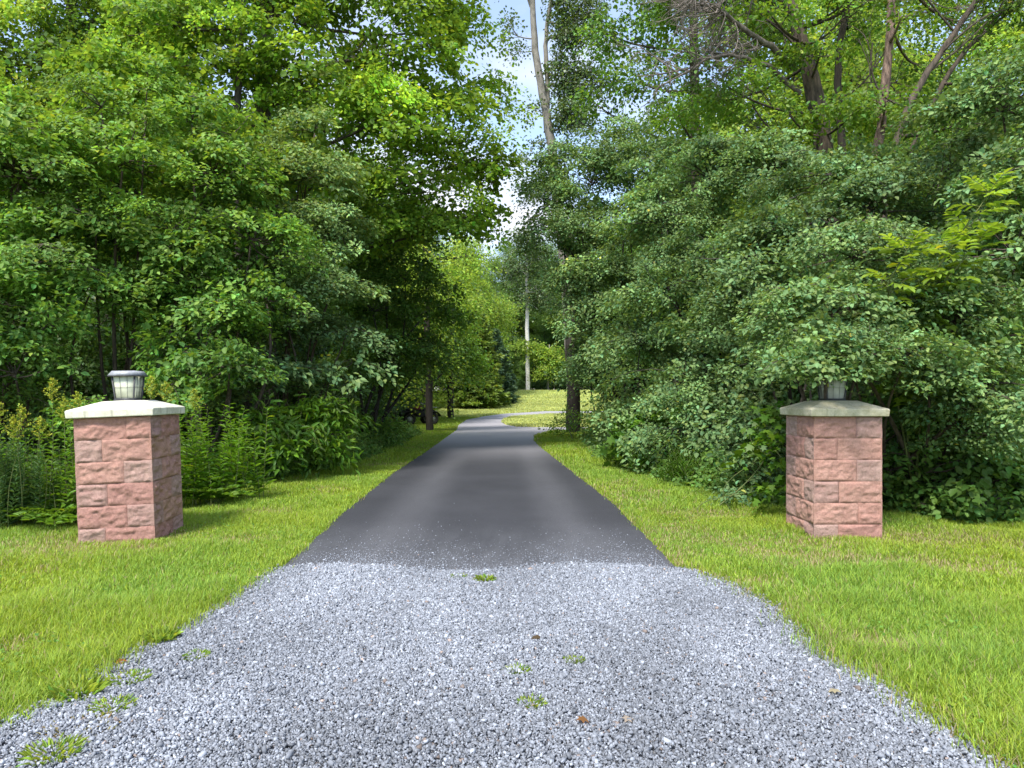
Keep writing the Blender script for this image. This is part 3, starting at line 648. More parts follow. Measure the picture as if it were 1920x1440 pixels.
# ------------------------------------------------------------------ pillars and lanterns
def pillar(name_label, cx, cy, s, yaw, lean, capm, seed, side_rough, tone):
    rng = np.random.default_rng(seed)
    root = empty('stone_pillar', (cx, cy, 0), name_label, 'pillar', 'split stone gate pillars', R(yaw))
    root.rotation_euler = (0, R(lean), R(yaw))
    mb = MB(); top = 1.165; ch = 0.206
    half = s / 2
    tones = [(0.445, 0.25, 0.205), (0.465, 0.27, 0.22), (0.425, 0.235, 0.198), (0.47, 0.28, 0.215)]
    grey = [(0.44, 0.29, 0.25), (0.42, 0.265, 0.23)]
    core = MB(); box(mb, (-half + 0.045, -half + 0.045, -0.1), (half - 0.045, half - 0.045, top - 0.002), np.array([0.10, 0.05, 0.04]))
    for side in range(4):
        ca, sa = math.cos(side * math.pi / 2), math.sin(side * math.pi / 2)
        for k in range(6):
            z1 = top - k * ch; z0 = z1 - ch
            longfirst = (k + side) % 2 == 0
            split = -half + s * ((0.645 if longfirst else 0.355) + rng.normal(0, 0.012))
            for bi, (x0, x1) in enumerate(((-half, split), (split, half))):
                short = (x1 - x0) < s * 0.5
                colr = np.array(grey[rng.integers(2)] if (short and rng.random() < 0.75) else tones[rng.integers(4)]) * tone
                nx = max(6, int((x1 - x0) / 0.011)); nz = 19
                ux = np.linspace(0, 1, nx); uz = np.linspace(0, 1, nz)
                U, V = np.meshgrid(ux, uz, indexing='ij')
                gx = x0 + 0.0008 + (x1 - x0 - 0.0016) * U; gz = z0 + 0.0008 + (z1 - z0 - 0.0016) * V
                pn = np.stack([gx * 9 + seed * 3 + side * 7.1 + k * 3.3, gz * 9 + bi * 5.7, np.full_like(gx, k + side * 2.0)], -1)
                edge = np.minimum(np.minimum(U, 1 - U) * (x1 - x0), np.minimum(V, 1 - V) * ch)
                outside = np.where((U < 0.5) == (bi == 0), 1, 1)
                prof = np.clip(edge / 0.020, 0, 1) ** 0.6
                amp = side_rough[side]
                disp = -0.010 + prof * (0.010 + amp * (0.45 * fbm(pn * 0.8, 2) + 0.32 * fbm(pn * np.array([1.6, 3.2, 1]), 4))) + prof * 0.010 * fbm(pn * 5.5, 3)
                # corners stay closed: the two end columns meet the neighbouring face
                corner = (gx < -half + 0.02) | (gx > half - 0.02)
                disp = np.where(corner, np.minimum(disp, 0.002) * 0 + 0.004 * fbm(np.stack([gz * 12, gx * 0 + seed, gx * 0], -1), 2) , disp)
                Yl = -half - disp
                gx2 = np.where(gx < -half + 0.004, -half, np.where(gx > half - 0.004, half, gx))
                X = gx2 * ca - Yl * sa; Yw = gx2 * sa + Yl * ca
                v = np.stack([X, Yw, gz], -1).reshape(-1, 3)
                i, j = np.meshgrid(np.arange(nx - 1), np.arange(nz - 1), indexing='ij'); a = (i * nz + j).ravel()
                cc = colr * (1 + 0.10 * fbm(pn.reshape(-1, 3) * 0.7, 2))[:, None]
                mb.add(v, np.stack([a, a + nz, a + nz + 1, a + 1], 1), None, cc)
    mb.build('shaft', M['block'], root)
    # cap: slab with a low pyramid top
    import bmesh
    bm = bmesh.new(); h = half + 0.052
    def ring(r, z): return [bm.verts.new((sx_ * r, sy_ * r, z)) for sx_, sy_ in ((-1, -1), (1, -1), (1, 1), (-1, 1))]
    a = ring(h - 0.006, 1.168); b = ring(h, 1.240); c = ring(0.17, 1.318)
    bm.faces.new(a[::-1]); bm.faces.new(c)
    for r0, r1 in ((a, b), (b, c)):
        for k in range(4): bm.faces.new((r0[k], r0[(k + 1) % 4], r1[(k + 1) % 4], r1[k]))
    bmesh.ops.bevel(bm, geom=[e for e in bm.edges], offset=0.009, segments=3, profile=0.5, affect='EDGES')
    bmesh.ops.subdivide_edges(bm, edges=[e for e in bm.edges if e.calc_length() > 0.1], cuts=14, use_grid_fill=True)
    for vv in bm.verts:
        p = np.array(vv.co); dlt = 0.006 * fbm(p * 9 + seed, 3)
        vv.co += Vector((dlt * 0.6, dlt * 0.5, dlt * (0.7 if vv.co.z > 1.2 else 0.3)))
    me = bpy.data.meshes.new('cap'); bm.to_mesh(me); bm.free(); me.materials.append(capm)
    o = bpy.data.objects.new('cap', me); COL.objects.link(o); o.parent = root
    return root
pl = pillar('leaning pink split stone gate pillar with pale concrete cap among goldenrod', -3.710, 6.80, 0.685, 5.0, -2.2, M['cap_pale'], 3, (0.055, 0.10, 0.05, 0.05), 1.0)
pr = pillar('pink split stone gate pillar with mossy cap under overhanging shrub', 3.205, 6.945, 0.655, 0.5, 0.0, M['cap_mossy'], 8, (0.045, 0.05, 0.05, 0.05), 1.0)
def lantern(label, loc, yaw, lean, pane):
    root = empty('post_lantern', loc, label, 'lantern', 'lanterns on the gate pillars', R(yaw)); root.rotation_euler = (0, R(lean), R(yaw))
    m1 = MB(); frustum(m1, 0.100, 0.094, 0.0, 0.014); frustum(m1, 0.092, 0.092, 0.0145, 0.025); m1.build('base', M['lamp_metal'], root)
    b0, b1, z0, z1 = 0.086, 0.105, 0.024, 0.236
    for sx_ in (-1, 1):
        for sy_ in (-1, 1):
            fr = MB(); tube(fr, [(sx_ * b0, sy_ * b0, z0), (sx_ * b1, sy_ * b1, z1)], 0.0085, 4); fr.build('corner_post', M['lamp_metal'], root)
    for side in range(4):
        ca, sa = math.cos(side * math.pi / 2), math.sin(side * math.pi / 2)
        def T(x, y, z): return (x * ca - y * sa, x * sa + y * ca, z)
        g_ = MB(); q0, q1 = b0 - 0.004, b1 - 0.004
        v = [T(-q0, -q0, z0), T(q0, -q0, z0), T(q1, -q1, z1), T(-q1, -q1, z1), T(-q0, -q0 + .004, z0), T(q0, -q0 + .004, z0), T(q1, -q1 + .004, z1), T(-q1, -q1 + .004, z1)]
        g_.add(v, [(0,1,2,3),(7,6,5,4),(0,4,5,1),(1,5,6,2),(2,6,7,3),(3,7,4,0)])
        gp = g_.build('glass_pane', pane, root)
        br = MB()
        for u in (-0.34, 0.34):
            tube(br, [T(u * b0, -b0 - .001, z0), T(u * b1, -b1 - .001, z1)], 0.0016, 4)
        for t in (0.5,):
            q = b0 + (b1 - b0) * t; z = z0 + (z1 - z0) * t
            tube(br, [T(-q, -q - .001, z), T(q, -q - .001, z)], 0.0014, 4)
        br.build('glazing_bar', M['lamp_metal'], gp)
    ev = MB(); frustum(ev, 0.132, 0.137, 0.236, 0.2465); ev.build('eave', M['lamp_metal'], root)
    r = MB(); frustum(r, 0.133, 0.105, 0.247, 0.291)
    r.build('roof', M['lamp_roof'], root)
lantern('square lantern with pale greenish frosted panes on leaning pillar', (-3.760, 6.80, 1.316), 5, -1.0, M['pane'])
lantern('square lantern with grey panes half buried in shrub leaves', (3.205, 6.945, 1.314), 0.5, 0, M['pane_grey'])
# ------------------------------------------------------------------ left side: tall shrubs in front
def high(p): return 0.16 * np.clip((p[2] - 2.8) / 3.0, -0.3, 1.0)
SH = dict(hue_f=high, leaf=0.085, per=34, flat=0.15, dens=2.3, up=1.0, messy=0.42, stem_r=0.035, spray=0.40, var=0.2)
plant('tall_shrub', 'tall leafy shrub filling the left edge of the picture behind the goldenrod', 'shrub', (-8.3, 10.6),
      [lob(30, 210, 10.9, 90, 60, k=.8), lob(-70, 200, 11, 90, 80, k=.8), lob(40, 330, 10.6, 150, 90), lob(-60, 470, 10.8, 140, 90), lob(70, 490, 10.2, 120, 75), lob(-10, 610, 10.2, 130, 70), lob(90, 600, 9.9, 60, 34, k=.7), lob(30, 700, 9.6, 120, 70),
       lob(-120, 640, 10, 120, 110), lob(-90, 330, 11, 120, 120), lob(-220, 520, 11, 130, 180)],
      'dogwood', 'bark', 101, **SH)
plant('tall_shrub', 'broad understory shrub rising behind the left lantern with grey stems in its dark hollow', 'shrub', (-6.6, 11.4),
      [lob(190, 200, 11.6, 80, 60, k=.8), lob(275, 160, 12, 60, 60, k=.7), lob(230, 300, 11.2, 130, 80), lob(180, 420, 10.8, 120, 65), lob(320, 430, 11.4, 110, 60), lob(170, 540, 10.6, 105, 50), lob(275, 540, 11.0, 85, 48),
       lob(140, 770, 9.6, 60, 34)],
      'dogwood', 'bark', 102, **SH)
plant('tall_shrub', 'upright shrub with layered leaf sprays right of the left pillar', 'shrub', (-5.2, 11.3),
      [lob(360, 220, 12.2, 70, 60, k=.8), lob(430, 250, 12.2, 60, 50, k=.7), lob(400, 330, 11.8, 110, 80), lob(470, 450, 11.6, 100, 60), lob(370, 500, 11.2, 90, 50), lob(400, 590, 10.8, 90, 48), lob(350, 650, 10.8, 48, 28, k=.6), lob(430, 690, 10.4, 85, 48),
       lob(335, 720, 10.0, 60, 40), lob(500, 560, 11.4, 70, 50)],
      'dogwood', 'bark', 103, **SH)
plant('tall_shrub', 'pale grey green shrub with drooping sprays between the left pillar and the driveway', 'shrub', (-4.6, 13.6),
      [lob(590, 240, 14, 60, 50, k=.7), lob(560, 330, 13.6, 100, 80), lob(610, 430, 13.4, 85, 55), lob(530, 500, 13.0, 85, 55), lob(620, 540, 13.2, 75, 40), lob(540, 610, 12.6, 90, 50), lob(520, 700, 12.2, 95, 45), lob(620, 690, 12.8, 60, 38), lob(650, 620, 13.2, 55, 36)],
      'shrub', 'bark', 104, hue=0.02, **SH)
plant('understory_tree', 'dark shaded understory tree beside the left driveway edge', 'tree', (-4.0, 18.5),
      [lob(700, 420, 18.5, 90, 90), lob(760, 520, 18.2, 85, 60), lob(700, 580, 18.0, 75, 50), lob(790, 590, 19, 60, 45), lob(730, 660, 17.6, 80, 48), lob(670, 690, 17, 60, 40), lob(790, 670, 18.5, 52, 42)],
      'wood', 'bark_dark', 105, bright=.85, leaf=0.09, spray=0.5, per=42, flat=0.16, dens=2.2)
def warm_right(p): return 0.06 * np.clip((p[0] + 6.5) / 5.0, -0.6, 1.0) + 0.04 * np.clip((p[2] - 7) / 4, -1, 1)
mt = pxpath(16.5, (500, 830), (498, 600), (492, 330), (490, 200), (500, 60), (506, -120), (512, -330))
plant('maple_tree', 'big maple with bright yellow green crown hanging over the left driveway edge', 'tree', (mt[0][0], 16.5),
      [lob(610, 130, 15.5, 120, 95), lob(740, 80, 15.5, 120, 85), lob(700, 230, 15, 120, 80), lob(815, 190, 16, 80, 70), lob(850, 50, 17, 60, 60), lob(620, 320, 15, 90, 55), lob(780, 330, 15.6, 110, 65),
       lob(880, 300, 16.5, 65, 50), lob(830, 420, 17, 85, 50), lob(740, 430, 16.5, 80, 45), lob(400, 120, 15.6, 110, 80), lob(500, 250, 15.0, 70, 45), lob(360, 230, 15, 95, 60), lob(560, -60, 16, 150, 80), lob(760, -60, 16, 130, 80),
       lob(905, 160, 17, 38, 16), lob(905, 400, 17.5, 30, 22), lob(935, 300, 16.5, 34, 20), lob(890, 260, 16.5, 40, 30), lob(420, -60, 16.5, 150, 80), lob(620, -220, 17, 230, 100), lob(560, 30, 15.2, 55, 40)],
      'maple', 'bark', 111, leaf=0.105, wd=0.85, spray=0.62, per=34, flat=0.16, dens=2.6, droop=0.35,
      stems=[(mt, [0.24, 0.21, 0.18, 0.13])], hue_f=warm_right, var=0.22)
st = pxpath(15.2, (470, 850), (455, 600), (440, 330), (448, 180), (452, 20), (470, -150))
plant('slender_tree', 'slender dark trunk rising beside the big maple trunk', 'tree', (st[0][0], 15.2),
      [lob(300, 40, 15.2, 95, 60), lob(480, 30, 14.8, 60, 45), lob(250, 150, 14.6, 95, 55), lob(470, -120, 15.5, 110, 70)],
      'maple', 'bark_dark', 112, leaf=0.095, wd=0.8, spray=0.5, per=34, flat=0.16, dens=2.2, stems=[(st, [0.10, 0.08, 0.055])])
ut = pxpath(19, (100, 850), (110, 400), (130, 100), (140, -200))
plant('maple_tree', 'sunlit yellow green maple crown in the upper left corner', 'tree', (ut[0][0], 19),
      [lob(60, 90, 18, 130, 85), lob(210, 60, 18.5, 110, 75), lob(-90, 80, 18, 130, 110), lob(120, 200, 17.5, 120, 55), lob(-20, 210, 17, 120, 60), lob(130, -80, 18.5, 160, 80), lob(330, -20, 19, 110, 70), lob(-120, 250, 17, 100, 90), lob(-110, -80, 18.5, 160, 90), lob(280, 140, 18.4, 80, 45)],
      'bright', 'bark', 113, leaf=0.105, wd=0.85, spray=0.65, per=34, flat=0.16, dens=2.6, stems=[(ut, [0.2, 0.16, 0.1])], var=0.22)
# trees further along the left verge
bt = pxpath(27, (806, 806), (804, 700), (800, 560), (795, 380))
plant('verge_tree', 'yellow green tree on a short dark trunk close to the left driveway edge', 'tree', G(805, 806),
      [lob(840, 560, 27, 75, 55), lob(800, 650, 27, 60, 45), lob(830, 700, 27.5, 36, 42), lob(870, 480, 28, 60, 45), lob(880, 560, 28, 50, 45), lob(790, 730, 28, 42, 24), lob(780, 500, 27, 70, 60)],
      'bright', 'bark_dark', 121, leaf=0.12, wd=0.8, clump=0.75, per=75, flat=0.2, dens=2.0, tpl=T_DI, stems=[(bt, [0.15, 0.13, 0.11, 0.08])], hue=0.02, bright=1.25)  # crown tint raised: painted brightness for light this shaded tree misses
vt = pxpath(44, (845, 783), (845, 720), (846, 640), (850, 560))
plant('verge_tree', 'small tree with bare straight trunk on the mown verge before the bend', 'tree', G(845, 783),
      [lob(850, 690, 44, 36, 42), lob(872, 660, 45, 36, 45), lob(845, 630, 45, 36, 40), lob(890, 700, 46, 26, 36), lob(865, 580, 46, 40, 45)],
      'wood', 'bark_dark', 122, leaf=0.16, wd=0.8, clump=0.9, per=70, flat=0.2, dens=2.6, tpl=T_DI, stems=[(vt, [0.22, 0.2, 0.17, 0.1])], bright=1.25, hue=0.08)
def conifer(name, label, base, hgt_m, rad, lm, seed, group=None, droop=0.18, bare=0.02, needle=0.30):
    rng = np.random.default_rng(seed); o = np.array([base[0], base[1], hz(*base)])
    root = empty(name, o, label, 'tree', group); cr = MB(); wb = MB()
    tube(wb, [o, o + [0, 0, hgt_m * 0.5], o + [0, 0, hgt_m]], [0.018 * hgt_m, 0.012 * hgt_m, 0.01], 7)
    z = hgt_m * (bare + 0.01)
    while z < hgt_m * 0.985:
        f = 1 - z / hgt_m; r = rad * (f ** 0.8) * rng.uniform(0.85, 1.1) + 0.08; nb = max(5, int(10 * f + 4)); a0 = rng.random() * 6.28
        for k in range(nb):
            a = a0 + k * 6.283 / nb + rng.normal(0, 0.2); rr = r * rng.uniform(0.75, 1.12)
            d = np.array([math.cos(a), math.sin(a), 0.0]); s = o + [0, 0, z]
            e = s + d * rr + [0, 0, 0.12 * rr - droop * rr]
            pts = curve(s, e, -0.06 * rr, (0, 0, 0), 5); tube(wb, pts, np.linspace(0.03, 0.008, 5), 3, cap=False)
            n = int(26 + 46 * rr); t = rng.random(n) ** 0.6
            sd = np.array([-d[1], d[0], 0]); wdt = 0.36 * rr * (1 - t) + 0.10
            p = s + (e - s) * t[:, None] + sd * (rng.uniform(-1, 1, n) * wdt)[:, None]; p[:, 2] += rng.normal(0, 0.05, n) - 0.08
            dd = d * 0.9 + sd * rng.normal(0, 0.6, (n, 1)) + np.array([0, 0, 1]) * rng.normal(0.15, 0.3, (n, 1))
            put_leaves(cr, T_DI, p, dd, norm(np.array([0, 0, 1.0]) + rng.normal(0, 0.4, (n, 3))), needle * rng.uniform(0.7, 1.3, n), 0.30, tints(rng, n, math.exp(rng.normal(0, 0.12)), 0.15, 0.08))
        z += hgt_m * 0.034 + 0.05
    cr.build('crown', M[lm], root, o); wb.build('trunk', M['bark_dark'], root, o, True); return root
conifer('spruce_tree', 'blue green spruce skirted to the ground on the lawn beyond the bend', G(928, 756), 7.2, 2.5, 'needle', 131, needle=0.36)
conifer('pine_tree', 'soft yellowish pine behind the small verge tree', (GX(893, 60), 60), 9.5, 3.0, 'pine', 132, droop=0.05, needle=0.42)
conifer('spruce_tree', 'paler spruce standing left of the blue green spruce', (GX(905, 72), 72), 9.0, 2.6, 'needle', 134, needle=0.4)
for (px, Y, h_, lab, lm, sd) in [(795, 60, 11, 'rounded light green tree at the back of the left verge', 'bright', 141), (870, 74, 15, 'tall yellow green tree behind the pine and spruces', 'bright', 142), (740, 40, 12, 'leafy tree in deep shade behind the parked quad', 'wood', 143)]:
    b = (GX(px, Y), Y); z0 = hz(*b); c = np.array([b[0], Y, z0 + h_ * 0.6]); rr = h_ * 0.27
    lobes = [(c + np.array([dx * rr, dy * rr, dz * rr]), np.array([1, 1, 0.75]) * rr * 0.72, 1.0) for dx, dy, dz in [(0, 0, .9), (-.8, -.2, .1), (.8, -.1, 0), (0, -.8, .1), (-.5, -.3, -.9), (.55, -.4, -.9), (0, .7, 0), (0, 0, 1.5)]]
    tr = np.array([[b[0], Y, z0], [b[0] + .1, Y, z0 + h_ * .35], [b[0], Y, z0 + h_ * .8]])
    plant('background_tree', lab, 'tree', b, lobes, lm, 'bark', sd, leaf=0.19, wd=0.8, clump=1.0, per=70, flat=0.22, dens=2.2, tpl=T_DI, stems=[(tr, [0.2, 0.16, 0.08])], twig_r=0.015)

# ------------------------------------------------------------------ right side
RS = dict(leaf=0.067, wd=0.68, per=47, flat=0.17, dens=2.5, droop=0.25, up=0.95, messy=0.45, stem_r=0.032, spray=0.40, var=0.2)
plant('overhanging_shrub', 'big grey green shrub drooping over the right lantern', 'shrub', (4.6, 8.6),
      [lob(1555, 676, 6.68, 52, 26, 0.2, 2.4), lob(1545, 640, 6.75, 85, 44, 0.3), lob(1492, 690, 6.85, 36, 44, 0.22), lob(1622, 655, 6.8, 62, 46, 0.28), lob(1700, 660, 6.9, 70, 55, 0.3), lob(1560, 590, 7.55, 95, 72, 0.5), lob(1690, 560, 7.7, 95, 65, 0.6), lob(1600, 480, 8.3, 120, 60, 0.7), lob(1790, 600, 7.6, 100, 70, 0.6), lob(1740, 690, 7.3, 80, 58, 0.45), lob(1850, 720, 7.2, 90, 75, 0.5),
       lob(1515, 665, 7.35, 55, 48, 0.35), lob(1480, 590, 8.0, 60, 60, 0.5), lob(1605, 668, 7.25, 62, 40, 0.33), lob(1800, 800, 7.5, 90, 60, 0.5)],
      'shrub', 'bark', 201, hue=0.03, inner=0.3, **{**RS, 'leaf': 0.050, 'spray': 0.27, 'per': 42, 'dens': 2.7})
plant('overhanging_shrub', 'dense shrub at the right edge of the picture with large pale leaves', 'shrub', (6.4, 8.4),
      [lob(1900, 470, 8.2, 85, 90, 0.7), lob(1930, 330, 8.6, 95, 90, 0.7), lob(1960, 620, 8.0, 90, 100, 0.6), lob(1880, 200, 9.4, 110, 80, 0.8), lob(2020, 450, 8.5, 120, 150, 0.8), lob(2010, 800, 7.9, 130, 110, 0.7), lob(1840, 560, 8.5, 55, 45, 0.5)],
      'shrub', 'bark', 202, **{**RS, 'leaf': 0.065, 'spray': 0.33, 'per': 34})
plant('dark_shrub', 'low dark broadleaf shrub on the ground right of the right pillar', 'shrub', (5.0, 8.1),
      [lob(1720, 880, 8.0, 85, 70, 0.5), lob(1850, 900, 7.9, 95, 75, 0.5), lob(1700, 790, 8.3, 70, 60, 0.5), lob(1960, 910, 7.9, 90, 70, 0.5), lob(1690, 940, 7.9, 60, 35, 0.35)],
      'dogwood', 'bark', 203, bright=0.8, **{**RS, 'leaf': 0.085, 'spray': 0.3, 'per': 22})
plant('tall_shrub', 'dark tangled shrub rising behind the right pillar', 'shrub', (4.3, 10.4),
      [lob(1520, 420, 10.6, 110, 80), lob(1400, 470, 10.6, 100, 75), lob(1640, 390, 10.4, 110, 70), lob(1560, 325, 11.4, 120, 60), lob(1400, 590, 10.2, 95, 60), lob(1700, 480, 10.0, 80, 55), lob(1440, 690, 9.8, 80, 55), lob(1760, 330, 10.4, 100, 80), lob(1420, 800, 9.4, 90, 60), lob(1600, 780, 9.2, 80, 70),
       lob(1400, 880, 9.2, 75, 45), lob(1760, 480, 9.8, 90, 60)],
      'shrub', 'bark_dark', 204, bright=0.86, hue=-0.02, **RS)
plant('tall_shrub', 'rounded grey green shrub wall along the right driveway edge, nearer of the two', 'shrub', (3.4, 14.0),
      [lob(1330, 330, 14.0, 120, 75), lob(1240, 420, 13.8, 100, 65), lob(1350, 470, 13.2, 105, 60), lob(1250, 540, 13.2, 95, 55), lob(1330, 620, 12.4, 100, 55), lob(1200, 640, 13.6, 85, 50), lob(1270, 720, 12.6, 90, 48), lob(1440, 330, 13.4, 100, 70), lob(1320, 800, 11.8, 85, 50), lob(1200, 770, 13.2, 70, 50),
       lob(1260, 850, 12.6, 75, 38)],
      'shrub', 'bark_dark', 205, **RS)
plant('tall_shrub', 'grey green shrub crown leaning furthest over the driveway from the right', 'shrub', (3.3, 19.0),
      [lob(1110, 340, 18.5, 85, 65), lob(1050, 360, 18.5, 52, 50, k=1.5), lob(1058, 300, 18.8, 42, 30, k=1.4), lob(1052, 430, 18.3, 42, 40, k=1.5), lob(1078, 515, 18.2, 34, 36, k=1.5), lob(1092, 570, 18, 30, 40), lob(1098, 650, 17.6, 30, 40), lob(1180, 290, 18.6, 95, 65), lob(1090, 430, 18.2, 75, 50), lob(1180, 420, 18, 85, 60), lob(1110, 500, 18, 75, 45), lob(1078, 480, 18.4, 40, 40), lob(1180, 530, 17.6, 75, 45), lob(1120, 590, 17.8, 65, 42), lob(1160, 660, 17.2, 72, 42), lob(1110, 700, 17.6, 48, 36), lob(1150, 770, 16.6, 62, 40),
       lob(1240, 300, 18.6, 70, 60)],
      'shrub', 'bark_dark', 206, **{**RS, 'leaf': 0.075, 'spray': 0.48})
plant('verge_bush', 'small yellowish bush at the foot of the dark trunk by the right driveway edge', 'shrub', G(1066, 826),
      [lob(1060, 790, 24, 30, 30), lob(1090, 800, 23, 34, 28), lob(1048, 808, 24, 16, 16)], 'weed', 'stem', 207, leaf=0.09, wd=0.5, clump=0.4, per=60, flat=0.3, dens=2.8, tpl=T_DI, stem_r=0.015)
plant('bigleaf_sapling', 'light green sapling with broad lobed leaves low in the right shrub wall', 'shrub', G(1235, 868),
      [lob(1190, 790, 13.2, 45, 30, 0.3), lob(1245, 770, 13.0, 50, 26, 0.3), lob(1170, 840, 13.2, 38, 26, 0.3), lob(1290, 745, 12.6, 36, 22, 0.25)], 'weed', 'stem', 208,
      leaf=0.17, wd=0.95, tpl=T_MP, clump=0.34, per=22, flat=0.25, dens=4.0, stem_r=0.012, hue=-0.06, up=1.1)
plant('bigleaf_sapling', 'lobed leaf sapling peeping out left of the right pillar base', 'shrub', (2.75, 8.15),
      [lob(1440, 850, 8.0, 26, 34, 0.15), lob(1445, 915, 7.9, 28, 18, 0.12), lob(1448, 790, 8.1, 20, 22, 0.12)], 'weed', 'stem', 209,
      leaf=0.10, wd=0.95, tpl=T_MP, clump=0.2, per=20, flat=0.25, dens=6.0, stem_r=0.008, hue=-0.05, bright=0.85, up=1.1)
# sapling with compound leaves
def frond(mb, wb, rng, a, d, ln, pairs, lf, wd, c0, sag=0.25, droop_l=0.3):
    d = norm(np.asarray(d, float)); up = np.array([0, 0, 1.0]); t = np.linspace(0, 1, 7)
    pts = a + np.outer(t * ln, d) - np.outer(sag * ln * t * t, up)
    tube(wb, pts, np.linspace(0.004, 0.0015, 7) * max(1, ln * 2), 3, cap=False)
    s = norm(np.cross(d, up)); tt = np.repeat(np.linspace(0.22, 0.97, pairs), 2); sg = np.tile([1, -1], pairs)
    p = a + np.outer(tt * ln, d) - np.outer(sag * ln * tt * tt, up)
    dd = np.outer(sg, s) * 0.85 + d * 0.65 + rng.normal(0, 0.10, (len(tt), 3)); dd[:, 2] -= droop_l
    l = lf * (1 - 0.55 * np.abs(tt - 0.45)) * rng.uniform(0.9, 1.1, len(tt))
    p = np.concatenate([p, pts[-1:]]); dd = np.concatenate([dd, (d - up * 0.5)[None]]); l = np.append(l, lf * 0.9)
    put_leaves(mb, T_OV, p, dd, norm(np.tile(up, (len(p), 1)) + rng.normal(0, 0.25, (len(p), 3))), l, wd, tints(rng, len(p), c0, 0.12, 0.06))
def sapling(label, base, paths, lm, seed, ln=0.34, lf=0.115, step=0.16, name='compound_leaf_sapling'):
    rng = np.random.default_rng(seed); o = np.array([base[0], base[1], hz(*base)]); root = empty(name, o, label, 'sapling'); cr = MB(); wb = MB()
    for pts in paths:
        pts = np.asarray(pts); tube(wb, pts, np.linspace(0.014, 0.005, len(pts)), 5)
        seg = np.linalg.norm(np.diff(pts, axis=0), axis=1); s = np.concatenate([[0], np.cumsum(seg)]); k = 0
        for u in np.arange(s[-1] * 0.38, s[-1] + 0.01, step):
            q = np.array([np.interp(u, s, pts[:, i]) for i in range(3)]); a0 = k * 1.57; k += 1
            for a in (a0, a0 + 3.14):
                frond(cr, wb, rng, q, (math.cos(a) + rng.normal(0, .25), math.sin(a) * 0.8 - 0.25, 0.35 + rng.normal(0, .3)), ln * rng.uniform(0.75, 1.15), 4, lf, 0.50, math.exp(rng.normal(0, 0.12)))
        for a in range(4): frond(cr, wb, rng, pts[-1], (math.cos(a * 1.6), math.sin(a * 1.6), 1.1), ln * 0.9, 5, lf, 0.42, 1.15)
    cr.build('foliage', M[lm], root, o); wb.build('stem', M['stem'], root, o); return root
yb = np.array([4.6, 7.95, 0])
sapling('bright yellow green sapling with feathery leaves poking out above the right pillar', yb[:2],
        [np.array([yb, P(1690, 650, 7.8), P(1735, 540, 7.25), P(1800, 440, 7.0), P(1855, 362, 6.9)]), np.array([yb + [.05, 0, 0], P(1660, 620, 7.6), P(1668, 525, 7.05), P(1700, 470, 6.95)]), np.array([yb, P(1740, 610, 7.6), P(1770, 530, 7.05), P(1830, 460, 6.9)])], 'ash', 221, 0.30, 0.13, 0.11)

# tall trees behind the right shrubs
def tangle(start, d, ln, depth, r, col):
    def extra(wb, rng):
        def grow(a, dv, l, dep, rr):
            e = a + dv * l; bend = rng.normal(0, 0.13 * l, 3); pts = curve(a, e, -0.05 * l, bend, 7)
            tube(wb, pts, np.linspace(rr, rr * 0.55, 7), 5 if dep > 1 else 3, cap=False)
            if dep == 0: return
            for _ in range(rng.integers(3, 6)):
                t = rng.uniform(0.25, 1.0); q = pts[int(t * 6)]
                grow(q, norm(dv + rng.normal(0, 0.62, 3) + np.array([0, 0, -0.06])), l * rng.uniform(0.38, 0.68), dep - 1, rr * 0.52)
        grow(np.asarray(start, float), norm(np.asarray(d, float)), ln, depth, r)
    return extra
Y0 = 14.5
ta = pxpath(Y0, (1575, 860), (1560, 500), (1545, 260), (1520, 150), (1500, 70), (1480, 0), (1440, -130), (1420, -260))
tb = pxpath(Y0 + 1.2, (1580, 300), (1568, 130), (1578, 60), (1592, 0), (1610, -160), (1625, -300))
ra = plant('old_tree', 'old leaning brown trunk with dead grey limbs reaching left over the right shrubs', 'tree', (ta[0][0], Y0),
      [lob(1330, -60, 15, 140, 60), lob(1480, -120, 15, 150, 60), lob(1590, 60, 17, 48, 40, k=.6), lob(1430, 60, 17, 55, 50, k=.7), lob(1640, -120, 15.5, 120, 60), lob(1330, 190, 16.5, 60, 40, k=.6), lob(1600, 210, 13.6, 55, 30, k=.8), lob(1480, 215, 13.4, 60, 26, k=.7), lob(1540, 90, 13.6, 50, 34, k=.4), lob(1440, 20, 13.6, 60, 30, k=.6), lob(1580, 10, 13.8, 60, 30, k=.7), lob(1360, 160, 13.8, 60, 30, k=.5)],
      'wood', 'bark', 231, leaf=0.09, spray=0.42, per=30, flat=0.2, dens=2.3, hue=0.08, bright=1.2,
      extra=lambda wb, rng: [tangle(P(a, b, 14.4), (c_, -.1, d_), 1.6, 2, .028, None)(wb, rng) for a, b, c_, d_ in [(1512, 110, -.8, .5), (1505, 80, .7, .6), (1530, 180, .8, .5), (1490, 30, -.7, .3), (1545, 230, -.8, .15)]],
      stems=[(ta, [0.22, 0.20, 0.165, 0.135, 0.11, 0.09]), (tb, [0.085, 0.07, 0.06, 0.04])])
dm = MB(); rng = np.random.default_rng(77)
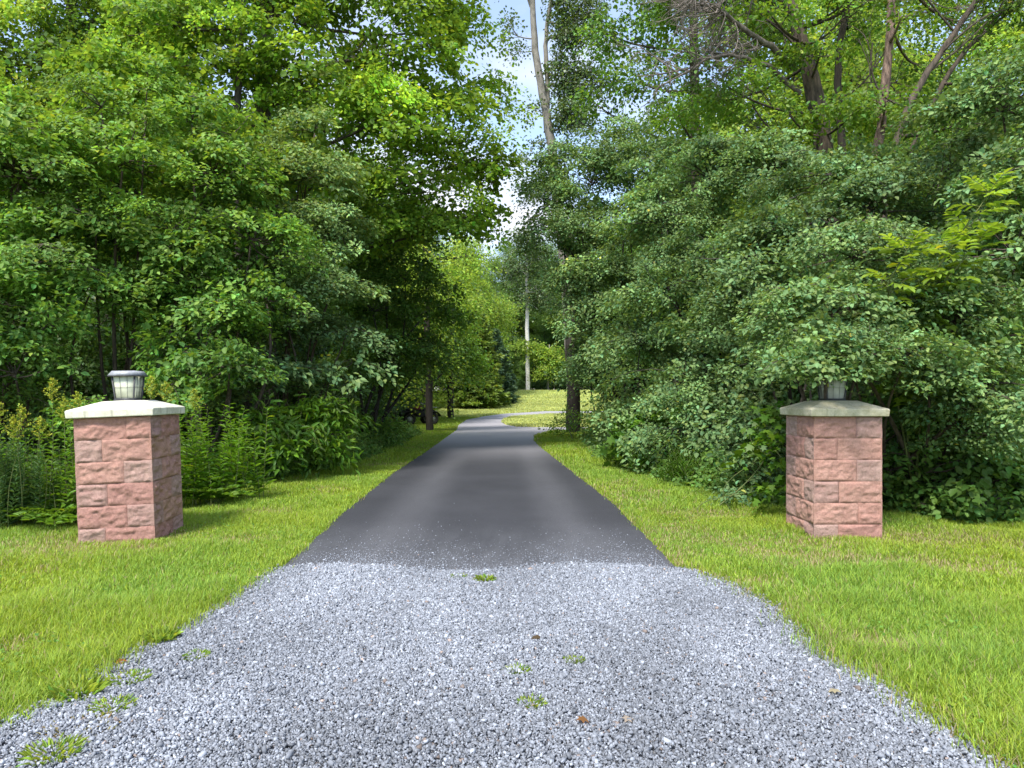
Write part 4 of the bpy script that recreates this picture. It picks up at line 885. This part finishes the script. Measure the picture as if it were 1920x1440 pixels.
for path, r0 in [([(1487, 128), (1450, 112), (1400, 97), (1350, 86), (1300, 78), (1262, 84)], 0.075), ([(1500, 175), (1440, 146), (1390, 140), (1340, 146), (1290, 170), (1240, 208)], 0.055), ([(1480, 20), (1440, 8), (1380, 20), (1330, 50), (1295, 110)], 0.05)]:
    pts = pxpath(Y0 - 0.1, *path); pts[:, 1] -= np.linspace(0, 1.6, len(pts)); tt = np.linspace(0, len(pts) - 1, 16)
    pf = np.stack([np.interp(tt, np.arange(len(pts)), pts[:, i]) for i in range(3)], 1); pf[1:] += rng.normal(0, 0.02, (15, 3))
    tube(dm, pf, np.linspace(r0, r0 * 0.3, 16), 7, rough=0.08, rng=rng)
    for k in range(5, 16):
        for _ in range(2):
            d = norm(np.array([-0.75, -0.15, rng.choice([-0.6, 0.45])]) + rng.normal(0, 0.45, 3))
            tangle(pf[k], d, rng.uniform(0.5, 1.15), 2, 0.016, None)(dm, rng)
dm.build('dead_limb', M['twig'], ra, tuple(ra.location), True)
tcp = pxpath(13.2, (1600, 880), (1640, 330), (1652, 215), (1665, 120), (1672, 0), (1678, -140), (1690, -300))
plant('old_tree', 'upright reddish trunk with flaking bark above the right pillar shrub', 'tree', (tcp[0][0], 13.2),
      [lob(1740, -110, 14, 130, 60), lob(1620, -160, 13.5, 110, 60), lob(1720, 120, 15, 60, 45, k=.6), lob(1800, 40, 15.5, 75, 45, k=.7), lob(1660, 190, 12.4, 50, 28, k=.8), lob(1690, 30, 12.6, 55, 30, k=.6), lob(1760, 200, 12.2, 60, 36, k=.9), lob(1700, -230, 13.5, 160, 70)],
      'wood', 'bark_red', 232, leaf=0.085, clump=0.45, per=70, flat=0.2, dens=2.2, stems=[(tcp, [0.10, 0.088, 0.08, 0.07, 0.06])], hue=0.06)
td = pxpath(12.6, (1640, 880), (1650, 400), (1690, 215), (1740, 135), (1790, 60), (1832, 0), (1900, -110), (1960, -240))
te = pxpath(13.4, (1700, 300), (1762, 165), (1805, 100), (1850, 55), (1925, -30), (2010, -120))
plant('leaning_tree', 'thin greenish trunk slanting to the upper right corner', 'tree', (td[0][0], 12.6),
      [lob(1860, 130, 12.6, 90, 60, k=.8), lob(1900, 10, 12.8, 95, 60), lob(1980, -90, 13, 130, 80), lob(1850, -110, 13, 110, 60), lob(1800, 230, 12.2, 80, 50, k=.8)],
      'wood', 'bark', 233, leaf=0.08, clump=0.42, per=75, flat=0.2, dens=2.4, stems=[(td, [0.075, 0.062, 0.05, 0.04]), (te, [0.05, 0.042, 0.03])], extra=lambda wb, rng: [tangle(P(a, b, 12.6), (c_, -.1, .6), 1.3, 2, .022, None)(wb, rng) for a, b, c_ in [(1700, 200, -.4), (1740, 135, .7), (1790, 60, -.5), (1765, 100, .9), (1830, 10, .4)]])

# the tall forked tree at the end of the sky gap
pt = pxpath(36, (1078, 800), (1072, 690), (1066, 560), (1050, 420), (1038, 300), (1026, 215), (1012, 150), (1002, 90), (998, 0), (996, -90), (990, -200))
p2 = pxpath(36.2, (1026, 220), (1027, 150), (1022, 90), (1026, 40), (1034, 0), (1044, -70), (1052, -170))
p3 = pxpath(36.2, (998, 20), (990, 0), (984, -60))
def gap(px, py, rx, rz, k=0.55, Y=36): return lob(px, py, Y, rx, rz, None, k)
plant('forked_tree', 'tall pale forked trunk rising into the sky gap from the right driveway edge', 'tree', (pt[0][0], 36),
      [gap(1062, 60, 34, 40, 2.0), gap(1080, 150, 38, 44, 2.2), gap(1064, 215, 38, 32, 2.2), gap(1044, 120, 22, 60, 1.5), gap(1052, 0, 34, 34, 1.6), gap(1100, 30, 40, 50, 1.8), gap(1100, 230, 40, 40, .8), gap(955, 60, 24, 30, .6), gap(970, 95, 18, 16, .5), gap(1010, 205, 22, 12, .5), gap(1015, 265, 26, 14, .5), gap(1060, 290, 34, 20, .7), gap(1090, 60, 36, 50, .7),
       gap(960, -60, 50, 40, .7), gap(1030, -120, 70, 40, .7), gap(1110, -60, 60, 50, .8), gap(1130, 130, 34, 50, .9), gap(985, 345, 20, 9, .4), gap(975, 300, 18, 10, .4)],
      'poplar', 'bark_pale', 241, leaf=0.15, wd=0.8, clump=0.55, per=42, flat=0.3, dens=2.6, tpl=T_DI, stems=[(pt, [0.36, 0.32, 0.27, 0.23, 0.20, 0.17, 0.13, 0.10]), (p2, [0.13, 0.11, 0.09, 0.06]), (p3, 0.07)], twig_r=0.018, var=0.22)
# ivy clad dark lower trunk beside it
kt = pxpath(26, (1076, 812), (1074, 740), (1070, 640), (1066, 540), (1070, 430))
plant('dark_trunk_tree', 'dark mottled trunk standing at the right driveway edge before the bend', 'tree', (kt[0][0], 26),
      [lob(1100, 520, 26, 50, 50), lob(1080, 590, 26.5, 24, 36), lob(1110, 640, 26, 46, 40), lob(1070, 690, 25, 24, 18, k=.6), lob(1120, 720, 25, 40, 26), lob(1090, 430, 26, 60, 50)],
      'dark', 'bark_dark', 242, leaf=0.12, clump=0.6, per=70, flat=0.2, dens=2.3, tpl=T_DI, stems=[(kt, [0.27, 0.25, 0.23, 0.2, 0.15])], bright=1.3)

# ------------------------------------------------------------------ beyond the far lawn
bp_ = np.array([[GX(990, 82), 82, hz(0, 82)], [GX(989, 82), 82, hz(0, 82) + 8], [GX(987, 82), 82, hz(0, 82) + 17]])
plant('birch_tree', 'straight white trunk at the edge of the far lawn', 'tree', (bp_[0][0], 82),
      [lob(970, 500, 82, 36, 36), lob(1010, 480, 82, 36, 40), lob(985, 560, 82, 30, 26), lob(1020, 550, 82, 28, 26), lob(990, 440, 82, 30, 26)], 'poplar', 'bark_white', 301,
      leaf=0.24, wd=0.8, clump=1.2, per=60, flat=0.22, dens=2.2, tpl=T_DI, stems=[(bp_, [0.26, 0.23, 0.17])], twig_r=0.02)
yt = np.array([[GX(1027, 82.5), 82.5, hz(0, 82)], [GX(1028, 82.5), 82.5, hz(0, 82) + 2.6], [GX(1030, 82.5), 82.5, hz(0, 82) + 5.5]])
plant('young_maple', 'small yellow green maple on a thin pale stem at the far lawn edge', 'tree', (yt[0][0], 82.5),
      [lob(1035, 668, 82, 28, 20), lob(1005, 655, 82, 24, 13), lob(1055, 680, 82, 22, 20), lob(1025, 692, 81.5, 24, 13), lob(975, 648, 82, 16, 8)], 'bright', 'bark_pale', 302,
      leaf=0.26, wd=0.8, clump=1.0, per=60, flat=0.2, dens=3.0, tpl=T_DI, stems=[(yt, [0.13, 0.11, 0.06])], twig_r=0.015)
# generic woodland trees: two kinds, copied; nothing in the photo tells them apart
def wood_proto(name, seed, h_, lm, label, group, x, y):
    z0 = hz(x, y); rng = np.random.default_rng(seed); lobes = []
    for k in range(15):
        t = k / 14; zz_ = h_ * (0.12 + 0.82 * t); rr = h_ * 0.22 * (1 - 0.55 * abs(t - 0.4) * 1.3); a = k * 2.4
        off = rr * (0.85 if k % 3 else 0.25)
        lobes.append((np.array([x + off * math.cos(a), y + off * math.sin(a), z0 + zz_]), np.array([rr * .85, rr * .85, rr * .55]), 0.9))
    tr = np.array([[x, y, z0], [x + .1, y, z0 + h_ * .4], [x, y + .1, z0 + h_ * .9]])
    return plant(name, label, 'tree', (x, y), lobes, lm, 'bark_dark', seed, leaf=0.13, wd=0.8, clump=0.75, per=80, flat=0.16, dens=2.1, tpl=T_DI, stems=[(tr, [0.24, 0.18, 0.06])], group=group, twig_r=0.014)
gl, gr_, gf = 'woodland trees behind the left shrubs', 'woodland trees behind the right shrubs', 'forest trees beyond the far lawn'
ll, lr_, lf_ = 'leafy woodland tree in the dense wood left of the driveway', 'leafy woodland tree in the dense wood right of the driveway', 'tall dark forest tree behind the far lawn'
ra_ = np.random.default_rng(4)
w1 = wood_proto('woodland_tree', 401, 13.0, 'wood', ll, gl, -11.0, 19.0)
w2 = wood_proto('woodland_tree', 402, 15.0, 'bright', lr_, gr_, 9.0, 22.0)
for (x, y, s, src) in [(-16, 17, .9, w1), (-13.5, 24, 1.1, w2), (-9, 26, 1, w1), (-19, 27, 1.1, w1), (-7.5, 33, 1.0, w1), (-12, 36, 1.2, w2), (-10, 46, 1.1, w1), (-22, 38, 1.2, w1), (-24, 20, 1.0, w2), (-13, 56, 1.2, w2), (-30, 30, 1.2, w1), (-12.5, 13.5, 0.62, w1), (-8.2, 22, 0.8, w1), (-14, 68, 1.2, w1)]:
    copy_tree(src, (x, y, hz(x, y)), ra_.random() * 6.28, (s, s, s * ra_.uniform(.9, 1.15)), ll, gl)
for (x, y, s, src) in [(5.8, 24, .72, w1), (13, 19, .8, w1), (14, 27, 1.0, w2), (8.5, 31, 1.0, w1), (18, 23, 1.0, w2), (11, 38, 1.1, w1), (19, 33, 1.1, w1), (9.5, 46, 1.0, w1), (25, 28, 1.2, w2), (15, 46, 1.2, w2), (10.5, 14.5, 0.6, w1), (14, 60, 1.2, w1), (22, 17, .95, w1)]:
    copy_tree(src, (x, y, hz(x, y)), ra_.random() * 6.28, (s, s, s * ra_.uniform(.9, 1.15)), lr_, gr_)
w3 = wood_proto('forest_tree', 403, 21.0, 'wood', lf_, gf, 1.0, 94.0)
for (x, y, s) in [(-7, 92, .95), (5.5, 96, 1.0), (10.5, 93, 1.05), (-12, 97, 1.1), (-3, 103, 1.0), (4, 106, 1.0), (15, 97, 1.1), (-18, 100, 1.1), (20, 103, 1.15), (9, 108, 1.1), (-8, 110, 1.1), (-1.5, 89.5, .45), (4.2, 90, .5), (7.5, 88.5, .55), (-5, 88, .5), (0.6, 91, .3), (2.6, 88, .28), (5.6, 90, .3), (3.6, 87.5, .22), (-.4, 87, .25), (1.6, 86.5, .18), (4.8, 86.5, .2), (6.5, 87, .25), (-3, 87, .3), (9.5, 88, .4), (12, 89, .45), (-9, 87, .4)]:
    copy_tree(w3, (x, y, hz(x, y)), ra_.random() * 6.28, (s, s, s * ra_.uniform(.9, 1.1)))

# canopy trees whose leaves close the sky behind the right trunks
for lab, bx, Y, lobes, lm, sd in [
    ('yellow green canopy tree behind the dead limbs', 1300, 22, [lob(1130, 60, 22, 60, 60), lob(1210, 30, 22, 70, 60), lob(1190, 150, 21.5, 70, 50), lob(1290, 110, 22, 75, 60), lob(1270, 210, 21, 70, 40), lob(1370, 40, 22, 60, 60), lob(1400, 180, 21.5, 70, 50), lob(1230, -90, 22, 130, 70), lob(1110, 190, 22, 40, 36), lob(1380, -70, 22, 90, 70)], 'wood', 251),
    ('bright canopy tree seen between the old trunks', 1610, 23, [lob(1480, 60, 23, 60, 60), lob(1560, 120, 22.5, 60, 60), lob(1640, 60, 23, 60, 60), lob(1610, 190, 22, 70, 40), lob(1720, 130, 22.5, 70, 55), lob(1480, 190, 22, 60, 40), lob(1560, -60, 23, 130, 70), lob(1750, 20, 23, 70, 50), lob(1820, 190, 22, 70, 50), lob(1870, 80, 22.5, 70, 60), lob(1760, -90, 23, 140, 70)], 'bright', 252)]:
    b = P(bx, 860, Y); tr = np.array([[b[0], Y, 0], [b[0] + .2, Y, 5], P(bx, 120, Y), P(bx, -100, Y)])
    plant('canopy_tree', lab, 'tree', (b[0], Y), lobes, lm, 'bark', sd, leaf=0.115, wd=0.8, clump=0.6, per=70, flat=0.18, dens=2.0, stems=[(tr, [0.2, 0.17, 0.1])], var=0.22, bright=1.1)
# shaded thicket shrubs filling the woods behind the front rows
tl, tg = 'shaded thicket shrub deep in the woods behind the front shrubs', 'thicket shrubs in the shade of the woods'
def blob(x, y, h_): 
    z0 = hz(x, y); rg = np.random.default_rng(int(abs(x * 100))); out = []
    for k in range(9):
        a = k * 2.4; rr = h_ * .32; out.append((np.array([x + rr * math.cos(a), y + rr * .8 * math.sin(a), z0 + h_ * (.14 + .085 * k)]), np.array([.3, .3, .16]) * h_ * rg.uniform(.85, 1.15), 1.0))
    return out
t1 = plant('thicket_shrub', tl, 'shrub', (-7.6, 15.2), blob(-7.6, 15.2, 4.2), 'dark', 'bark_dark', 261, leaf=.10, clump=.5, per=80, flat=.15, dens=2.2, tpl=T_DI, group=tg, up=1.0)
t2 = plant('thicket_shrub', tl, 'shrub', (6.6, 12.4), blob(6.6, 12.4, 4.2), 'dark', 'bark_dark', 262, leaf=.10, clump=.5, per=80, flat=.15, dens=2.2, tpl=T_DI, group=tg, up=1.0)
for (x, y, s) in [(-10.2, 14.2, .9), (-13, 15, 1), (-9, 18, 1.1), (-6.4, 18.6, .9), (-12, 20, 1.2), (-7, 23, 1.1), (-16, 21, 1.3), (-9.5, 27, 1.2), (-6.8, 29, 1.0), (-14, 30, 1.4), (-8, 36, 1.2), (-9, 43, 1.2), (-11, 52, 1.4), (-13, 62, 1.5), (-16, 12, 1), (-20, 16, 1.2),
                  (5.2, 14.6, 1.0), (8.6, 13.5, 1), (11, 14, 1.1), (6, 18, 1.1), (9.5, 18.5, 1.2), (13.5, 16.5, 1.2), (5.4, 22, 1.0), (8.4, 25, 1.3), (5.8, 27.5, 1.0), (12.5, 23, 1.3), (17, 20, 1.3), (10, 32, 1.3), (14, 12, 1.0), (17.5, 14.5, 1.1), (-15, 88, 1.2), (-11.5, 86, 1.1), (-8, 87, 1.0), (-4.5, 88.5, 1.1), (-1.2, 89, 1.0), (2.2, 89.5, 1.0), (5.6, 88.8, 1.1), (9, 87.5, 1.2), (12.5, 88, 1.2), (-10.5, 70, 1.2), (-9, 78, 1.2), (-13, 76, 1.3), (-17, 70, 1.4), (-12, 46, 1.1), (-15, 40, 1.2), (-10.5, 38.5, 1.0), (-7.5, 47, .8), (-8.5, 56, .9), (-2.6, 85.2, .42), (-.6, 85.6, .36), (1.0, 85.2, .32), (2.9, 85.4, .36), (4.4, 85.2, .34), (6.2, 85.5, .4), (8.2, 85.3, .45), (10.6, 85.6, .5), (-5.2, 85.4, .5)]:
    copy_tree(t1 if int(s * 10) % 2 else t2, (x, y, hz(x, y)), ra_.random() * 6.28, (s, s, s * ra_.uniform(.9, 1.15)), tl, tg)
# ------------------------------------------------------------------ weeds and low plants
def stalk_leaves(mb, rng, a, e, n, lf, wd, c0, t0=0.1, tilt=0.35):
    t = np.linspace(t0, 1, n) + rng.normal(0, 0.01, n); p = a + np.outer(t, e - a); th = np.arange(n) * 2.4 + rng.random() * 6
    d = np.stack([np.cos(th), np.sin(th), np.full(n, tilt)], 1) + rng.normal(0, 0.15, (n, 3)); l = lf * (1.05 - 0.6 * t) * rng.uniform(0.8, 1.2, n)
    put_leaves(mb, T_OV, p, d, norm(np.array([0, 0, 1.0]) + rng.normal(0, 0.2, (n, 3))), l, wd, tints(rng, n, c0, 0.12, 0.08))
def goldenrod(label, loc, h, seed):
    rng = np.random.default_rng(seed); o = np.array([*loc, 0.0]); root = empty('goldenrod', o, label, 'wildflower', 'goldenrod stalks by the left pillar')
    wb = MB(); lv = MB(); fl = MB()
    top = o + [rng.normal(0, .04), rng.normal(0, .04), h]
    tube(wb, curve(o, top, 0, rng.normal(0, .03, 3), 6), np.linspace(0.005, 0.0025, 6), 5)
    stalk_leaves(lv, rng, o, top, int(h * 42), 0.11, 0.2, 1.1)
    for k in range(16):
        t = k / 15; a = k * 2.4; s = top - [0, 0, 0.24 * (1 - t)]; ln = 0.11 * (1 - t) + 0.02
        e = s + np.array([math.cos(a) * ln, math.sin(a) * ln, ln * 0.55]); tube(wb, [s, (s + e) / 2 + [0, 0, .01], e], [.002, .0015, .001], 3, cap=False)
        n = 26; u = rng.random(n); p = s + np.outer(u, e - s) + rng.normal(0, 0.007, (n, 3)); p[:, 2] += 0.006
        put_leaves(fl, T_DI, p, rng.normal(size=(n, 3)) + [0, 0, .6], norm(rng.normal(size=(n, 3)) + [0, 0, 1]), 0.017 * rng.uniform(.7, 1.3, n), 0.8, tints(rng, n, 1.0, 0.2, 0.12))
    wb.build('stem', M['stem'], root, o); lv.build('foliage', M['weed'], root, o); fl.build('flower_plume', M['flower'], root, o)
for i, (px, py, Y, lab) in enumerate([(98, 728, 7.6, 'tallest goldenrod plume left of the left pillar, against dark leaves'), (128, 765, 7.4, 'goldenrod plume just left of the left pillar cap'), (40, 778, 7.7, 'goldenrod plume standing left of the tallest one'), (6, 770, 7.5, 'goldenrod plume at the left edge of the picture'),
                                 (148, 752, 7.9, 'goldenrod plume behind the left corner of the left pillar cap'), (280, 722, 8.2, 'goldenrod plume close to the right of the left lantern'), (311, 732, 8.3, 'goldenrod plume further right of the left lantern above the cap'), (20, 800, 7.3, 'low goldenrod plume at the left edge of the picture'), (360, 745, 8.4, 'greenish goldenrod spike right of the left pillar cap'), (70, 800, 7.5, 'low goldenrod plume among pale weeds left of the pillar')]):
    p = P(px, py, Y); goldenrod(lab, (p[0], Y), p[2] + 0.08, 500 + i)
def weed_clump(label, pts, hr, lf, wd, lm, seed, n, per=30, bend=0.2, name='weed_clump', c0=1.0, tilt=.35):
    rng = np.random.default_rng(seed); pts = np.asarray(pts, float); o = np.array([*pts.mean(0)[:2], 0.0]); root = empty(name, o, label, 'weeds'); lv = MB(); wb = MB()
    for k in range(n):
        b = pts[rng.integers(len(pts))]; a = np.array([b[0] + rng.normal(0, b[2]), b[1] + rng.normal(0, b[2] * .8), 0.0]); h = rng.uniform(*hr)
        e = a + np.array([rng.normal(0, bend * h), rng.normal(-.05, bend * h), h]); tube(wb, curve(a, e, 0, rng.normal(0, .05 * h, 3), 5), np.linspace(.005, .002, 5), 4, cap=False)
        stalk_leaves(lv, rng, a, e, per, lf, wd, c0 * math.exp(rng.normal(0, .12)), .12, tilt)
    lv.build('foliage', M[lm], root, o); wb.build('stem', M['stem'], root, o)
weed_clump('tall weeds with narrow drooping leaves right of the left pillar', [(-4.15, 8.35, .20), (-3.9, 8.7, .2), (-3.65, 9.2, .22), (-4.3, 8.9, .25)], (.7, 1.35), .17, .20, 'weed', 601, 46, 44, .16)
weed_clump('pale tangled weeds left of the left pillar under the goldenrod', [(-4.75, 7.5, .22), (-5.2, 7.6, .25), (-5.6, 7.7, .3), (-6.0, 7.9, .3)], (.6, 1.1), .13, .34, 'weed', 602, 60, 30, .15)
weed_clump('dark feathery weed mound at the left edge beside the lawn', [(-5.15, 7.15, .16), (-5.45, 7.25, .2), (-5.75, 7.2, .22)], (.55, .92), .10, .20, 'fine', 603, 120, 80, .12, tilt=.6, c0=1.35)
weed_clump('low mixed weeds behind the left pillar', [(-4.3, 7.9, .15), (-4.5, 8.1, .2), (-3.4, 9.0, .15)], (.4, .8), .12, .36, 'weed', 604, 36, 26, .2, c0=.85)
weed_clump('bent tall grass weeds at the shaded foot of the right shrub wall', [(2.35, 12.2, .15), (2.2, 14, .2), (2.6, 10.8, .15)], (.3, .65), .16, .10, 'weed', 605, 60, 18, .3, c0=.8, tilt=1.2)
def fern(label, base, n, ln, seed, c0=1.0):
    rng = np.random.default_rng(seed); o = np.array([*base, 0.0]); root = empty('fern', o, label, 'fern'); cr = MB(); wb = MB()
    for k in range(n):
        a = k * 2.4 + rng.normal(0, .2); frond(cr, wb, rng, o + np.array([rng.normal(0, .05), rng.normal(0, .05), .02]), (math.cos(a), math.sin(a), rng.uniform(.7, 1.5)), ln * rng.uniform(.7, 1.15), 16, ln * .2, .26, c0 * math.exp(rng.normal(0, .1)), .45, .1)
    cr.build('frond', M['fern'], root, o); wb.build('stem', M['stem'], root, o)
fern('light green fern fronds arching against the left side of the left pillar', (-4.62, 7.15), 22, .62, 611, 1.15)
fern('fern below the tall weeds right of the left pillar', (-3.72, 8.6), 16, .6, 612)
# layered low shrubs along the left verge
plant('low_shrub', 'low shrub with long layered leaves along the left verge past the tall weeds', 'shrub', (-4.2, 12.4),
      [lob(560, 790, 11.6, 85, 40), lob(620, 770, 12.2, 70, 40), lob(520, 850, 10.8, 60, 35), lob(610, 840, 11.8, 60, 32), lob(500, 790, 11, 60, 45)], 'weed', 'stem', 621, leaf=.15, wd=.34, clump=.36, per=46, flat=.2, dens=3.6, stem_r=.012, bright=.78, droop=.5, hue=-.05)
plant('low_shrub', 'small dark rounded shrub on the left verge in front of the parked quad', 'shrub', (-3.7, 19.0),
      [lob(715, 800, 18.5, 40, 24), lob(690, 815, 18, 36, 20), lob(735, 790, 19, 26, 22), lob(670, 790, 18, 40, 30)], 'dogwood', 'stem', 622, leaf=.12, wd=.5, clump=.4, per=50, flat=.2, dens=3.2, stem_r=.012, bright=.9)
# ground cover: nobody could count it
def cover(label, line, wdt, n, hmax, lf, lm, seed, side):
    rng = np.random.default_rng(seed); mb = MB(); L_ = np.asarray(line)
    seg = np.linalg.norm(np.diff(L_, axis=0), axis=1); s = np.concatenate([[0], np.cumsum(seg)])
    u = rng.random(n) * s[-1]; x = np.interp(u, s, L_[:, 0]); y = np.interp(u, s, L_[:, 1])
    off = rng.exponential(wdt, n) - 0.12 + 0.15 * fbm(np.stack([x * 1.5, y * 1.5, x * 0], 1), 2)
    x = x + side * off; h = np.minimum(hmax * (0.25 + off / wdt * .6), hmax) * rng.uniform(.3, 1.1, n)
    for k in range(n):
        c = np.array([x[k], y[k], hz(x[k], y[k]) + max(h[k], .04)])
        clump_leaves(mb, rng, c, np.array([-side * .5, -.6, .3]), rng.uniform(.10, .2), .3, 14, lf, .6, T_OV, 1.0, .2, .18, .8, .5)
    tag(mb.build('ground_cover', M[lm]), label, 'ground cover', None, 'stuff')
cover('low leafy ground cover along the foot of the left woods', VL[1:9], .35, 1500, .5, .085, 'dogwood', 631, -1)
cover('low leafy ground cover along the foot of the right shrubs', VR[1:9], .35, 1500, .5, .08, 'dogwood', 632, 1)
# weed tufts growing in the gravel
for i, (px, py, r, h, lab) in enumerate([(910, 1092, .055, .07, 'bright weed tuft at the top middle of the gravel near the asphalt'), (860, 1087, .05, .045, 'small weed tuft left of the bright one near the asphalt'), (368, 1238, .05, .05, 'round weed tuft alone in the gravel near the left grass edge'),
        (240, 1282, .09, .05, 'sprawling weed at the left gravel edge'), (145, 1310, .09, .10, 'upright grassy weed at the left gravel edge'), (210, 1335, .08, .05, 'thin weed in the gravel below the upright grassy one'), (996, 1328, .05, .045, 'small yellow green weed tuft in the middle of the gravel'), (970, 1265, .055, .04, 'flat weed tuft in the middle gravel above the yellow green one'),
        (1076, 1246, .05, .03, 'faint weed tuft right of the flat one in the gravel'), (150, 1378, .13, .04, 'brownish flattened weed patch in the lower left gravel'), (100, 1425, .09, .06, 'leafy weed at the lower left corner of the picture'), (300, 1205, .07, .09, 'broad weed tuft where the left grass meets the gravel')]):
    rng = np.random.default_rng(700 + i); x, y = G(px, py); o = np.array([x, y, 0.012]); root = empty('weed_tuft', o, lab, 'weed', 'weeds in the gravel'); mb = MB()
    n = int(110 + 900 * r); a = rng.random(n) * 6.283; rr = r * np.sqrt(rng.random(n))
    p = o + np.stack([np.cos(a) * rr, np.sin(a) * rr, 0 * a], 1); d = np.stack([np.cos(a), np.sin(a), rng.uniform(.3, 1.8, n)], 1)
    t = tints(rng, n, .9, .2, .15); 
    if 'brownish' in lab: t = t * np.array([1.3, .75, 2.0])
    put_leaves(mb, T_OV, p, d, norm(np.array([0, 0, 1.0]) + rng.normal(0, .4, (n, 3))), h * rng.uniform(.3, .85, n), .20, t)
    mb.build('foliage', M['grass'], root, o)
# fallen leaves on the gravel
for i, (px, py, lab, c) in enumerate([(218, 1255, 'reddish fallen leaf at the left edge of the gravel', (1.1, .28, .6)), (1100, 1365, 'reddish brown fallen leaf in the lower gravel right of centre', (1.0, .35, 1)), (1180, 1362, 'tan fallen leaf in the lower gravel right of the reddish one', (1.7, 1.0, 6)), (1012, 1205, 'dark fallen leaf in the middle of the gravel', (.4, .2, .8)), (1555, 1310, 'tan fallen leaf near the right grass edge of the gravel', (1.7, 1.05, 5))]):
    rng = np.random.default_rng(800 + i); x, y = G(px, py); mb = MB(); o = np.array([x, y, .032])
    put_leaves(mb, T_MP, o[None], rng.normal(size=(1, 3)) * [1, 1, .1], np.array([[.1, -.2, 1.0]]), .055, .9, np.array([c], float))
    tag(mb.build('fallen_leaf', M['grass'], None, (0, 0, 0)), lab, 'leaf', 'fallen leaves on the gravel')

# ------------------------------------------------------------------ quad half hidden in the shade
qx, qy = G(782, 797); q = empty('parked_quad', (qx, qy + .3, 0), 'dark quad with red panel half hidden in shade behind the dark verge trunk', 'vehicle', None, R(28))
def prism(name, prof, w, m, parent, bev=0.03):
    import bmesh
    bm = bmesh.new(); vs = [bm.verts.new((x, -w / 2, z)) for x, z in prof]; f = bm.faces.new(vs)
    e = bmesh.ops.extrude_face_region(bm, geom=[f]); bmesh.ops.translate(bm, vec=(0, w, 0), verts=[v for v in e['geom'] if isinstance(v, bmesh.types.BMVert)])
    bmesh.ops.recalc_face_normals(bm, faces=bm.faces); bmesh.ops.bevel(bm, geom=bm.edges[:], offset=bev, segments=2, affect='EDGES')
    me = bpy.data.meshes.new(name); bm.to_mesh(me); bm.free(); me.materials.append(m); ob = bpy.data.objects.new(name, me); COL.objects.link(ob); ob.parent = parent; return ob
prism('body', [(-.75, .42), (.75, .36), (.88, .52), (.80, .72), (.35, .80), (.15, .66), (-.45, .66), (-.85, .74), (-.9, .6)], .5, M['quad_black'], q)
prism('seat', [(-.55, .68), (.15, .68), (.22, .80), (-.1, .84), (-.6, .80)], .34, M['quad_black'], q)
prism('side_panel', [(-.25, .74), (.15, .76), (.18, .92), (.0, .96), (-.18, .88)], .38, M['quad_red'], q, .02)
for s in (-1, 1):
    for xx in (-.58, .60):
        wm_ = MB(); a = np.linspace(0, 2 * math.pi, 25); prof = [(.16, -.09), (.27, -.10), (.30, -.05), (.30, .05), (.27, .10), (.16, .09)]
        v = np.array([[xx + r_ * math.cos(t), s * .44 + y_, .30 + r_ * math.sin(t)] for t in a[:-1] for r_, y_ in prof]); k = len(prof)
        qd = [(i * k + j, ((i + 1) % 24) * k + j, ((i + 1) % 24) * k + (j + 1) % k, i * k + (j + 1) % k) for i in range(24) for j in range(k)]
        wm_.add(v, qd); wo_ = wm_.build('wheel', M['rubber'], q)
        rm = MB(); tube(rm, [(xx, s * .44 - .05, .3), (xx, s * .44 + .05, .3)], .155, 16); tube(rm, [(xx, s * .44 + .05, .3), (xx, s * .44 - .05, .3)], .155, 16); rm.build('rim', M['quad_grey'], wo_)
        fm = MB(); a = np.linspace(.25, 2.9, 12); v = [[xx + .40 * math.cos(t), s * .44 + yy, .33 + .36 * math.sin(t)] for t in a for yy in (-.16, .16)]
        v2 = [[xx + .37 * math.cos(t), s * .44 + yy, .33 + .33 * math.sin(t)] for t in a for yy in (-.155, .155)]
        fm.add(v, [(2 * i, 2 * i + 1, 2 * i + 3, 2 * i + 2) for i in range(11)]); fm.add(v2, [(2 * i, 2 * i + 2, 2 * i + 3, 2 * i + 1) for i in range(11)]); fm.build('fender', M['quad_black'], q)
hb = MB(); tube(hb, [(.25, -.38, 1.08), (.32, -.15, 1.02), (.36, 0, .98), (.32, .15, 1.02), (.25, .38, 1.08)], .014, 8); tube(hb, [(.45, 0, .75), (.36, 0, .98)], .025, 8); hb.build('handlebar', M['quad_grey'], q)
rk = MB()
for yy in (-.28, -.1, .1, .28): tube(rk, [(.45, yy, .86), (.95, yy, .84)], .012, 6)
for xx in (.47, .93): tube(rk, [(xx, -.32, .86), (xx, .32, .86)], .014, 6)
rk.build('front_rack', M['quad_grey'], q)
for s in (-1, 1):
    hl = MB(); tube(hl, [(.84, s * .17, .64), (.90, s * .17, .63), (.905, s * .17, .63)], [.06, .055, .02], 12); hl.build('headlight', M['pane'], q)
